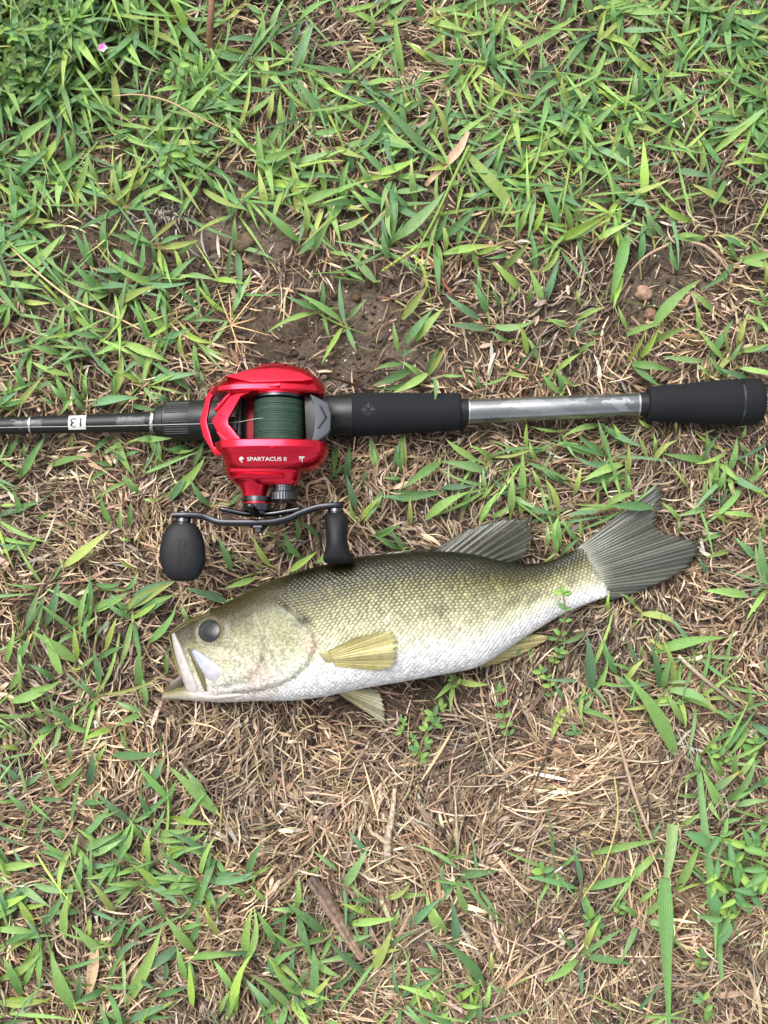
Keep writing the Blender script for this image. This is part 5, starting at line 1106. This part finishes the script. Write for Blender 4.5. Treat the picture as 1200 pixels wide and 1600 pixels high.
FR = Frame(600, 645, 40)
ZR = 40.0
AX = np.array([(-1100, 704), (0, 666), (250, 659), (550, 648), (720, 643.5), (1010, 631), (1200, 626.5)], float)
def axis_y(x): return np.interp(x, AX[:, 0], AX[:, 1])
def rod_ring(x, r, seg=40, flat=1.0):
    """x (n,), r (n,) px -> rings along the rod axis"""
    a = np.linspace(0, 2 * math.pi, seg, endpoint=False)
    x = np.asarray(x, float)[:, None]; r = np.asarray(r, float)[:, None]
    return FR.v(x + 0 * a, axis_y(x) - r * np.cos(a), ZR + r * np.sin(a) * flat)
def rod_part(name, prof, mat, parent, seg=40, sharp=35, n=None):
    P = np.array(prof, float)
    if n: P = cr(P, n)
    V, F = loft(rod_ring(P[:, 0], P[:, 1], seg)); me = new_mesh(name, V, F, True, sharp=sharp); fix_normals(me)
    return obj(name, me, mat, parent)
def on_rod(xs, arc, r):
    """px x + arc length across (down the picture positive) on a cylinder of radius r"""
    th = arc / r
    return FR.v(xs, axis_y(xs) + r * np.sin(th), ZR + r * np.cos(th))
def rod_patch(name, x0, x1, a0, a1, r, mat, parent, jag=0.0):
    X, A = np.meshgrid(np.linspace(x0, x1, 14), np.linspace(a0, a1, 14), indexing='ij')
    if jag:
        q = np.random.default_rng(int(x0)).normal(0, jag, X.shape); e = np.zeros_like(X); e[0] = e[-1] = 1; X = X + q * e; A = A + q * .4 * ((abs(A - A.mean()) > (a1 - a0) * .45))
    return obj(name, new_mesh(name, on_rod(X, A, r).reshape(-1, 3), grid_faces(14, 14)), mat, parent)
def rod_text(name, s, size, xc, ac, r, mat, parent, rot=0.0, sx=1.0, bold=0.0):
    v, f = text_mesh(s, size, bold); ca, sa = math.cos(rot), math.sin(rot)
    x = (v[:, 0] * sx) * ca - v[:, 1] * sa; y = (v[:, 0] * sx) * sa + v[:, 1] * ca
    me = new_mesh(name, on_rod(xc + x, ac - y, r), f, False); return obj(name, me, mat, parent)

def build_rod():
    root = empty('fishing_rod', FR.loc)
    tag(root, 'black casting rod with split foam grips lying across the grass', 'fishing rod')
    rod_part('blank', [(-1100, 7.5), (-500, 10.2), (0, 13.5), (150, 14.5), (225, 15.5), (246, 16.5), (246.2, 12), (560, 12)], M['gloss'], root, 44)
    rod_part('thread_ring', [(48.5, 14.2), (49, 15.4), (51.5, 15.4), (52, 14.2)], M['smetal'], root)
    rod_patch('foil_wrap', 26, 70, -6, 7, 14.6, M['foil'], root, 2.2)
    rod_patch('foil_wrap', 186, 228, -6, 7, 15.8, M['foil'], root, 2.0)
    lab = rod_patch('rating_label', 111, 138, -12.5, 12.5, 15.0, M['white'], root)
    rod_text('label_number', '13', 21, 124.5, 0.0, 15.35, M['ink'], lab, math.pi, 1.12, .3)
    # torn silver winding in front of the seat
    rr = np.random.default_rng(8)
    a = np.linspace(0, 2 * math.pi, 48, endpoint=False); xs = np.array([236, 237, 242, 243.5])
    R = np.array([15.9, 17.8, 18.0, 16.2])[:, None] + 0 * a; X = xs[:, None] + rr.normal(0, 1.1, (1, 48)).repeat(4, 0)
    V, F = loft(FR.v(X, axis_y(X) - R * np.cos(a), ZR + R * np.sin(a))); me = new_mesh('silver_winding', V, F, True); fix_normals(me); obj('silver_winding', me, M['smetal'], root)
    fw = rod_part('seat_front', [(245, 17), (246, 24), (252, 26), (257, 27), (259, 30.5), (266, 31.8), (300, 32), (304, 31), (330, 31.5), (348, 30)], M['plastic'], root, 56)
    for k in range(-7, 8):                                    # raised grip ribs on the locking nut
        if abs(k) == 0 or abs(k) in (1,): continue
        A0 = k * 3.9
        X, A = np.meshgrid(np.linspace(263, 299, 4), np.array([A0 - 1.1, A0 - .7, A0 + .7, A0 + 1.1]), indexing='ij')
        th = A / 32.0; rad = np.array([31.6, 33.0, 33.0, 31.6])[None] + 0 * X
        me = new_mesh('rib', FR.v(X, axis_y(X) + rad * np.sin(th), ZR + rad * np.cos(th)).reshape(-1, 3), grid_faces(4, 4)); obj('rib', me, M['plastic'], fw)
    rod_part('reel_seat', [(345, 27), (350, 29), (500, 29), (506, 31.5), (545, 32.5), (551, 32.5)], M['plastic'], root, 48)
    fg = rod_part('fore_grip', [(550, 31.5), (551.5, 33.6), (556, 34.4), (600, 33.4), (650, 31.4), (690, 30), (712, 29.6), (717, 28.6), (719, 26)], M['foam'], root, 48)
    # compass mark pressed into the foam
    def mark_ring(r0, r1, nm='compass_ring'):
        t = np.linspace(0, 2 * math.pi, 48, endpoint=False)
        V_ = np.vstack([on_rod(576 + r * np.cos(t), r * np.sin(t), 34.45) for r in (r0, r1)]); f = [(k, (k + 1) % 48, 48 + (k + 1) % 48, 48 + k) for k in range(48)]
        obj(nm, new_mesh(nm, V_, f), M['mark'], fg)
    mark_ring(7.4, 8.6); mark_ring(3.2, 4.1)
    for q in range(4):
        a0 = q * math.pi / 2
        pts = [(14.5, 0), (4, 1.9), (2, 0), (4, -1.9)]
        V_ = np.array([on_rod(576 + u * math.cos(a0) - w * math.sin(a0), u * math.sin(a0) + w * math.cos(a0), 34.5) for u, w in pts])
        obj('compass_point', new_mesh('compass_point', V_, [(0, 1, 2, 3)]), M['mark'], fg)
    rod_part('grip_collar', [(715, 18), (716, 21.5), (726, 21), (732, 20.2), (733, 17)], M['gloss'], root)
    rod_part('ring', [(731, 18), (731.5, 20.6), (733.5, 20.6), (734, 18)], M['smetal'], root)
    rod_part('carbon_section', [(733, 19.6), (860, 18.8), (996, 17.8)], M['carbon'], root, 56)
    rod_part('ring', [(995.5, 17), (996, 18.9), (998.5, 18.9), (999, 17)], M['smetal'], root)
    rod_part('grip_collar', [(998.5, 17), (999, 18.4), (1014, 19), (1014.5, 15)], M['gloss'], root)
    rod_part('butt_grip', [(1011, 19), (1012, 25), (1016, 27), (1040, 28.6), (1070, 30.5), (1100, 33.2), (1130, 35.4), (1150, 36.2), (1153, 35.4)], M['foam'], root, 52)
    rod_part('butt_ring', [(1152.5, 33), (1153, 35.6), (1157, 35.6), (1157.5, 33)], M['dmetal'], root, 52)
    rod_part('butt_cap', [(1157, 33), (1157.6, 36.4), (1165, 36.8), (1176, 36.8), (1184, 35.4), (1189, 31), (1191, 22), (1191.6, 8)], M['foam'], root, 52)
build_rod()

# ------------------------------------------------------------------ the baitcasting reel
FL = Frame(412, 690, 125)
def yslices(sl, seg=40, e=2.6, n=None):
    """slices (y,x0,x1,z0,z1) -> closed rings in the x-z plane (superellipse)"""
    S = np.array(sl, float)
    if n: S = cr(S, n)
    a = np.linspace(0, 2 * math.pi, seg, endpoint=False)
    c, s = np.cos(a), np.sin(a); ec = np.sign(c) * abs(c) ** (2 / e); es = np.sign(s) * abs(s) ** (2 / e)
    X = (S[:, 1:2] + S[:, 2:3]) / 2 + (S[:, 2:3] - S[:, 1:2]) / 2 * ec; Z = (S[:, 3:4] + S[:, 4:5]) / 2 + (S[:, 4:5] - S[:, 3:4]) / 2 * es
    return FL.v(X, S[:, 0:1] + 0 * X, Z)
def lathe_y(name, xc, zc, prof, mat, parent, seg=40, sharp=30, lobes=None):
    """prof: (y, r) px"""
    P = np.array(prof, float); a = np.linspace(0, 2 * math.pi, seg, endpoint=False)
    k = 1.0 if lobes is None else (1 + lobes[1] * np.cos(a * lobes[0]))[None]
    V, F = loft(FL.v(xc + P[:, 1:2] * np.cos(a) * k, P[:, 0:1] + 0 * a, zc + P[:, 1:2] * np.sin(a) * k))
    me = new_mesh(name, V, F, True, sharp=sharp); fix_normals(me); return obj(name, me, mat, parent)
def prism(name, poly, ztop, thick, mat, parent, bev=1.5, sharp=30):
    """outline in px, ztop(x,y) -> height, extruded down, edges bevelled"""
    bm = bmesh.new(); P = np.array(poly, float)
    zt = np.array([ztop(x, y) for x, y in P]); n = len(P)
    vt = [bm.verts.new(tuple(FL.v(P[i, 0], P[i, 1], zt[i]))) for i in range(n)]; vb = [bm.verts.new(tuple(FL.v(P[i, 0], P[i, 1], zt[i] - thick))) for i in range(n)]
    ft = bm.faces.new(vt); bm.faces.new(vb[::-1])
    for i in range(n): bm.faces.new((vt[i], vb[i], vb[(i + 1) % n], vt[(i + 1) % n]))
    bmesh.ops.recalc_face_normals(bm, faces=bm.faces[:])
    if bev: bmesh.ops.bevel(bm, geom=list(ft.edges), offset=bev * FL.k, segments=2, profile=.6, affect='EDGES', clamp_overlap=True)
    bmesh.ops.triangulate(bm, faces=[f for f in bm.faces if len(f.verts) > 4])
    me = bpy.data.meshes.new(name); bm.to_mesh(me); bm.free(); me.update()
    me.polygons.foreach_set('use_smooth', np.full(len(me.polygons), True)); me.set_sharp_from_angle(angle=math.radians(sharp))
    return obj(name, me, mat, parent)

def build_reel():
    root = empty('fishing_reel', FL.loc)
    tag(root, 'red low-profile baitcasting reel with green line mounted on the rod', 'fishing reel')
    # palm-side plate (towards the top of the picture)
    V, F = loft(yslices([(565, 408, 446, 98, 132), (567.5, 400, 462, 90, 140), (573, 384, 479, 82, 148), (580, 366, 489, 77, 153), (589, 348, 499, 73, 158), (598, 334, 505.5, 70, 164), (606, 327, 507, 69, 168), (613, 325, 507, 70, 168), (615.5, 328, 505, 73, 165)], 48, 2.5))
    me = new_mesh('palm_side_plate', V, F, True, sharp=24); fix_normals(me); pp = obj('palm_side_plate', me, M['red'], root)
    prism('cover_panel', [(352, 592), (392, 579), (432, 577), (470, 584), (492, 598), (474, 601), (437, 602), (396, 603)], lambda x, y: 163 + (y - 590) * .55 - abs(x - 432) * .04, 14, M['red'], pp, 3)
    prism('cover_cap', [(401, 570), (424, 565.6), (448, 567.5), (440, 573), (404, 575)], lambda x, y: 144 + (y - 570) * .5, 10, M['darkred'], pp, 1.5)
    # handle-side plate
    V, F = loft(yslices([(691, 336, 510, 73, 166), (693, 333, 512.5, 70, 169), (703, 336, 512.5, 69, 170), (708, 340, 512, 69, 168), (716, 346, 509, 70, 164), (724, 349, 503, 71, 159), (731, 352, 492, 73, 153), (735, 356, 478, 75, 148)], 56, 2.6))
    me = new_mesh('gear_side_plate', V, F, True, sharp=22); fix_normals(me); gp = obj('gear_side_plate', me, M['red'], root)
    bv = BVHTree.FromPolygons([tuple(q) for q in V], F)
    V, F = loft(yslices([(728, 350, 470, 78, 148), (738, 351, 470, 77, 147), (744, 354, 468, 79, 142), (750, 360, 465, 82, 138), (755, 366, 462, 86, 133), (757, 370, 460, 88, 130)], 48, 2.4))
    me = new_mesh('gear_cover', V, F, True, sharp=22); fix_normals(me); obj('gear_cover', me, M['red'], root)
    prism('gear_cover_ridge', [(362, 748), (384, 740), (420, 742), (446, 743), (444, 748), (400, 750)], lambda x, y: 147 - (y - 740) * .5 - abs(x - 410) * .06, 10, M['red'], gp, 1.6)
    lathe_y('drive_boss', 396, 108, [(752, 27), (758, 24), (766, 20), (774, 18.5), (775, 14)], M['red'], root)
    lathe_y('knob_boss', 443, 112, [(744, 22), (752, 21), (756, 19), (757, 14)], M['red'], root)
    # groove lines of the plate
    def sz(x, y):
        h = bv.ray_cast(Vector(FL.v(x, y, 400)), Vector((0, 0, -1))); return h[0].z / FL.k if h[0] is not None else 150.0
    def seam(pts, r=.6, mat='darkred', parent=gp, lift=.1):
        P = cr(np.array(pts, float), 30); v, f = tube_pts(np.array([FL.v(x, y, sz(x, y) + lift) for x, y in P]), r * FL.k, 6); obj('seam', new_mesh('seam', v, f), M[mat], parent)
    seam([(349, 718), (368, 726), (395, 733), (420, 735), (445, 733), (470, 724), (492, 713), (506, 707)])
    seam([(338, 711), (370, 712), (420, 711), (470, 709)], .5)
    # lettering and emblems projected onto the plate
    def plate_text(name, s, size, xc, yc, sx=1.0, bold=0.0, shear=0.0, mat='white'):
        v, f = text_mesh(s, size, bold); x = xc + v[:, 0] * sx + v[:, 1] * shear; y = yc - v[:, 1]
        me = new_mesh(name, np.array([FL.v(a, b, sz(a, b) + .9) for a, b in zip(x, y)]), f, False); return obj(name, me, M[mat], gp)
    plate_text('name_lettering', 'SPARTACUS II', 7.8, 420, 722.4, 1.28, .10)
    def plate_poly(name, pts, xc, yc, s):
        P = np.array(pts, float) * s; me = new_mesh(name, np.array([FL.v(xc + a, yc + b, sz(xc + a, yc + b) + .9) for a, b in P]), [tuple(range(len(P)))], False); obj(name, me, M['white'], gp)
    plate_poly('helmet_emblem', [(-3.4, -1.2), (-2.4, -3.4), (0, -4.2), (2.6, -3.4), (3.4, -1.2), (2.2, .2), (.8, -.6), (.2, 1), (1.6, 2.6), (.8, 4.4), (-.6, 3.4), (-.8, 1.4), (-2.6, 1)], 380.5, 722.5, 1.05)
    plate_poly('maker_emblem', [(-5, -3.8), (4.6, -3.8), (3.4, -1.8), (1.2, -1.8), (.4, 3.8), (-1.4, 3.8), (-.8, -1.8), (-2.4, -1.8), (-3, 1.6), (-4.4, 1.6), (-3.8, -1.8), (-5.2, -1.8)], 474, 721.5, .95)
    # front hood: two chevron bars
    hz = lambda x, y: 126 + (x - 310) * .42
    hood = prism('hood', [(366, 606), (352, 600), (330, 601), (319.5, 617), (309.5, 657), (316, 681), (336, 712.5), (366, 712), (334, 698), (322.5, 662), (321.5, 655), (328, 621), (338, 611.5), (359, 607.5)], hz, 11, M['red'], root, 2.2)
    prism('hood_brace', [(440, 606), (402, 610), (366, 612), (350, 628), (336.5, 642), (339, 645), (330, 657.5), (338, 673), (340, 677), (356, 700), (372, 704.5), (410, 706), (440, 706), (404, 699), (381, 693), (357.5, 664), (357.5, 656), (378, 622), (402, 613.5), (440, 611)], lambda x, y: 137 + (x - 330) * .34, 10, M['red'], hood, 2.2)
    prism('hood_inlay', [(359, 613), (366, 612), (340, 641), (336, 643), (334, 640)], lambda x, y: 139.5 + (x - 330) * .34, 6, M['red'], hood, 1)
    prism('hood_inlay', [(338, 675), (342, 677), (372, 703), (356, 701)], lambda x, y: 139.5 + (x - 330) * .34, 6, M['red'], hood, 1)
    # floor, cross bars and line guide
    prism('frame_floor', [(330, 617), (395, 617), (395, 692), (336, 692)], lambda x, y: 84, 12, M['plastic'], root, 1)
    prism('frame_floor', [(470, 617), (505, 617), (507, 692), (470, 692)], lambda x, y: 90, 14, M['plastic'], root, 1)
    prism('frame_base', [(380, 616), (400, 616), (400, 692), (380, 692)], lambda x, y: 100, 12, M['darkred'], root, 1)
    lathe_y('worm_shaft', 371, 112, [(615, 6), (640, 6), (640.5, 7.5), (644, 7.5), (644.5, 6), (672, 6), (672.5, 7.5), (676, 7.5), (676.5, 6), (692, 6)], M['gloss'], root, 20)
    prism('line_guide', [(352, 645), (376, 648), (376, 668), (352, 671)], lambda x, y: 116, 16, M['plastic'], root, 2)
    # spool
    zs, xs = 118.0, 434.5
    sp = lathe_y('spool', xs, zs, [(616, 30), (617, 43.5), (621, 43.5), (623, 40), (623.5, 20), (690, 20), (690.5, 40), (692, 43.5), (695, 43.5), (696, 30)], M['dmetal'], root, 64)
    lathe_y('spool_rim', xs, zs, [(614, 40), (614.3, 46), (617.4, 46), (617.8, 40)], M['red'], sp, 64)
    lathe_y('spool_rim', xs, zs, [(692.4, 40), (692.8, 46.5), (697, 46.5), (697.6, 40)], M['red'], sp, 64)
    ys = np.arange(624.0, 690.2, .36); wr = np.random.default_rng(12)
    ph = (np.arange(len(ys)) % 5) / 5.0; turn = np.repeat(wr.normal(0, .55, len(ys) // 5 + 1), 5)[:len(ys)]
    rr = 39.6 + turn + .75 * np.sqrt(np.clip(1 - (2 * ph - 1) ** 2, 0, 1)) - .05 * ((ys - 657) / 33) ** 2 * 8
    t = NT('green_braid'); tc = t.n('ShaderNodeTexCoord'); mp = t.n('ShaderNodeMapping'); mp.inputs['Scale'].default_value = (500, 2600, 500); nz = t.n('ShaderNodeTexNoise', Scale=1.0, Detail=3.0)
    t.l(tc.outputs['Object'], mp.inputs[0]); t.l(mp.outputs[0], nz.inputs['Vector']); mx = t.n('ShaderNodeMix', data_type='RGBA'); mx.inputs[6].default_value = (.004, .014, .009, 1); mx.inputs[7].default_value = (.034, .082, .052, 1)
    t.l(nz.outputs['Fac'], mx.inputs[0]); t.l(mx.outputs[2], t.b.inputs['Base Color']); t.set(Roughness=.6, Specular_IOR_Level=.4)
    lathe_y('wound_line', xs, zs, [(624, 15)] + list(zip(ys, rr)) + [(690.2, 15)], t.m, sp, 72, 180)
    # the line leaving the spool through the guide and along the rod
    P = cr([(434, 655.5, 158), (400, 656.5, 146), (372, 657.5, 128), (350, 658.2, 122), (300, 657.5, 112), (150, 657, 92), (0, 657, 82), (-320, 662, 70), (-1100, 692, 58)], 120)
    v, f = tube_pts(FL.v(P[:, 0], P[:, 1], P[:, 2]), .55 * FL.k, 6); obj('line', new_mesh('line', v, f), mat_plain('pale_line', (.36, .40, .33), rough=.4), root)
    # thumb bar
    prism('thumb_bar_block', [(474, 617.5), (493, 616.5), (496, 654), (494, 691), (478, 693.5), (477, 655)], lambda x, y: 140 - abs(y - 655) * .10, 30, M['plastic'], root, 1.5)
    tb = prism('thumb_bar', [(484, 617), (490, 619), (512, 630), (517, 647), (516, 671), (512, 678), (500, 689), (487, 693.5), (491, 680), (493, 655), (490.5, 632)], lambda x, y: 149 - (x - 484) * .30, 16, M['bar'], root, 2.4)
    for q in (((499, 635), (501.5, 635), (511.5, 652.5), (509, 654.5)), ((509, 651.5), (511.5, 653.5), (499, 672), (497, 671))):
        prism('chevron', q, lambda x, y: 149.9 - (x - 484) * .30, 1.5, M['mark'], tb, 0)
    # drag stack, tension knob, star, handle
    hx, hzc = 401.0, 106.0
    lathe_y('drag_collar', hx - 1, hzc, [(774, 15), (774.5, 22), (781, 22), (781.5, 20), (783, 20)], M['dmetal'], root, 48)
    lathe_y('drag_ring', hx - 1, hzc, [(782.5, 18), (783, 21.6), (785.6, 21.6), (786, 18)], M['red'], root, 48)
    lathe_y('drag_collar', hx, hzc, [(785.5, 18), (786, 22.5), (796, 21), (797, 16)], M['dmetal'], root, 48)
    kn = lathe_y('tension_knob', 442, 112, [(756, 14), (757, 16.5), (760, 16.5), (760.6, 15.2), (763, 15.2), (763.6, 16.5), (766, 16.5), (767, 19), (768.5, 21.6), (780, 21.6), (782, 19.5), (782.4, 8)], M['dmetal'], root, 72, 30, (36, .012))
    st = lathe_y('star_drag', hx, hzc, [(795, 10), (796, 15), (801, 15), (802, 10)], M['dmetal'], root, 40)
    for q, (ang, L) in enumerate(((math.pi * .97, 50), (math.pi * .03, 60), (math.pi * .55, 38), (math.pi * 1.4, 38), (math.pi * 1.7, 38))):
        d = np.array([math.cos(ang), math.sin(ang)])
        Q = cr([(8, 801, 5), (L * .45, 800, 5.6), (L * .75, 797, 5.4), (L + 6, 793.5, 5.2), (L + 11, 793, 2)], 16)
        a = np.linspace(0, 2 * math.pi, 14, endpoint=False); per = np.array([-d[1], d[0]])
        X = hx + Q[:, 0:1] * d[0] + Q[:, 2:3] * 1.35 * np.cos(a) * per[0]; Z = hzc + Q[:, 0:1] * d[1] + Q[:, 2:3] * 1.35 * np.cos(a) * per[1]; Y = Q[:, 1:2] + Q[:, 2:3] * np.sin(a) * .8
        V, F = loft(FL.v(X, Y, Z)); me = new_mesh('star_arm', V, F); fix_normals(me); obj('star_arm', me, M['dmetal'], st)
    H = cr([(267, 803, 4.2, 9), (285, 803, 5, 11), (306, 803.5, 5, 10), (320, 806, 5, 9), (336, 812.5, 5.2, 10), (352, 814.5, 5.2, 12), (380, 815, 5.4, 14), (402, 815, 5.6, 15), (425, 814, 5.4, 14), (450, 808, 5.2, 12), (472, 798, 5, 10), (495, 790.5, 5, 10), (515, 788, 5, 11), (530, 787.5, 4.6, 10), (536, 787.5, 3, 6)], 110)
    a = np.linspace(0, 2 * math.pi, 20, endpoint=False); c, s = np.cos(a), np.sin(a); ec = np.sign(c) * abs(c) ** .4; es = np.sign(s) * abs(s) ** .4
    tx = np.gradient(H[:, 0]); ty = np.gradient(H[:, 1]); ln = np.hypot(tx, ty); nx, ny = -ty / ln, tx / ln
    X = H[:, 0:1] + nx[:, None] * H[:, 2:3] * ec; Y = H[:, 1:2] + ny[:, None] * H[:, 2:3] * ec; Z = hzc + H[:, 3:4] * es
    V, F = loft(FL.v(X, Y, Z)); me = new_mesh('handle', V, F, True, sharp=40); fix_normals(me); hd = obj('handle', me, M['hmetal'], root)
    lathe_y('handle_nut', hx + 1, hzc, [(818, 10), (820, 13.5), (823, 13.5), (824, 8.5), (830, 7.8), (831, 4)], M['dmetal'], hd, 6, 20)
    for (kx, ky) in ((284, 803), (524, 787.5)):
        lathe_y('knob_axle', kx, hzc, [(ky - 6.5, 3), (ky - 6, 8), (ky + 5, 8.5), (ky + 5.5, 12), (ky + 10, 12.5), (ky + 10.4, 11), (ky + 13, 11), (ky + 13.5, 14), (ky + 18, 14)], M['dmetal'], hd, 32)
    # left knob: flat oval paddle seen face on
    def knob(name, kx, S, mat):
        S = cr(np.array(S, float), 44); a = np.linspace(0, 2 * math.pi, 40, endpoint=False); e = 2.5
        c, s = np.cos(a), np.sin(a); ec = np.sign(c) * abs(c) ** (2 / e); es = np.sign(s) * abs(s) ** (2 / e)
        V, F = loft(FL.v(kx + S[:, 3:4] + S[:, 1:2] * ec, S[:, 0:1] + 0 * a, hzc + S[:, 2:3] * es)); me = new_mesh(name, V, F, True, sharp=50); fix_normals(me)
        return obj(name, me, mat, hd)
    k1 = knob('handle_knob', 284, [(815, 14, 12, 0), (818, 20, 14, 0), (825, 26, 17, 0), (840, 32.5, 20, 0), (858, 35.5, 20.5, 0), (875, 35, 19.5, 1), (890, 30.5, 17, 1), (900, 24, 13, 1), (905, 17, 8, 1), (906.5, 8, 4, 1)], M['rubber'])
    knob('handle_knob', 524, [(800, 14, 14, 0), (803, 17, 18, 1), (812, 18.5, 24, 1), (828, 17.5, 30, 1.5), (845, 17, 33, 2), (858, 19.5, 32, 3), (868, 23, 29, 4), (874, 24, 25, 5), (878, 20, 18, 5), (879.5, 10, 8, 5)], M['rubber'])
    # pressed hook-shaped emblem on the left knob
    k1v = [tuple(q.co) for q in k1.data.vertices]; kb = BVHTree.FromPolygons(k1v, [tuple(p.vertices) for p in k1.data.polygons])
    for pts in ([(279, 838), (284, 848), (281, 860), (284, 873), (281, 886)], [(286, 842), (293, 850), (288, 854), (296, 856)], [(284, 862), (292, 864), (286, 872)]):
        P = cr(np.array(pts, float), 18); Q = []
        for x, y in P:
            h = kb.ray_cast(Vector(FL.v(x, y, 400)), Vector((0, 0, -1))); Q.append(h[0] if h[0] is not None else Vector(FL.v(x, y, 126)))
        v, f = tube_pts(np.array(Q), np.array([.2] + [.5] * 16 + [.2]) * FL.k, 6); obj('pressed_emblem', new_mesh('pressed_emblem', v, f), M['rubber'], k1)
build_reel()
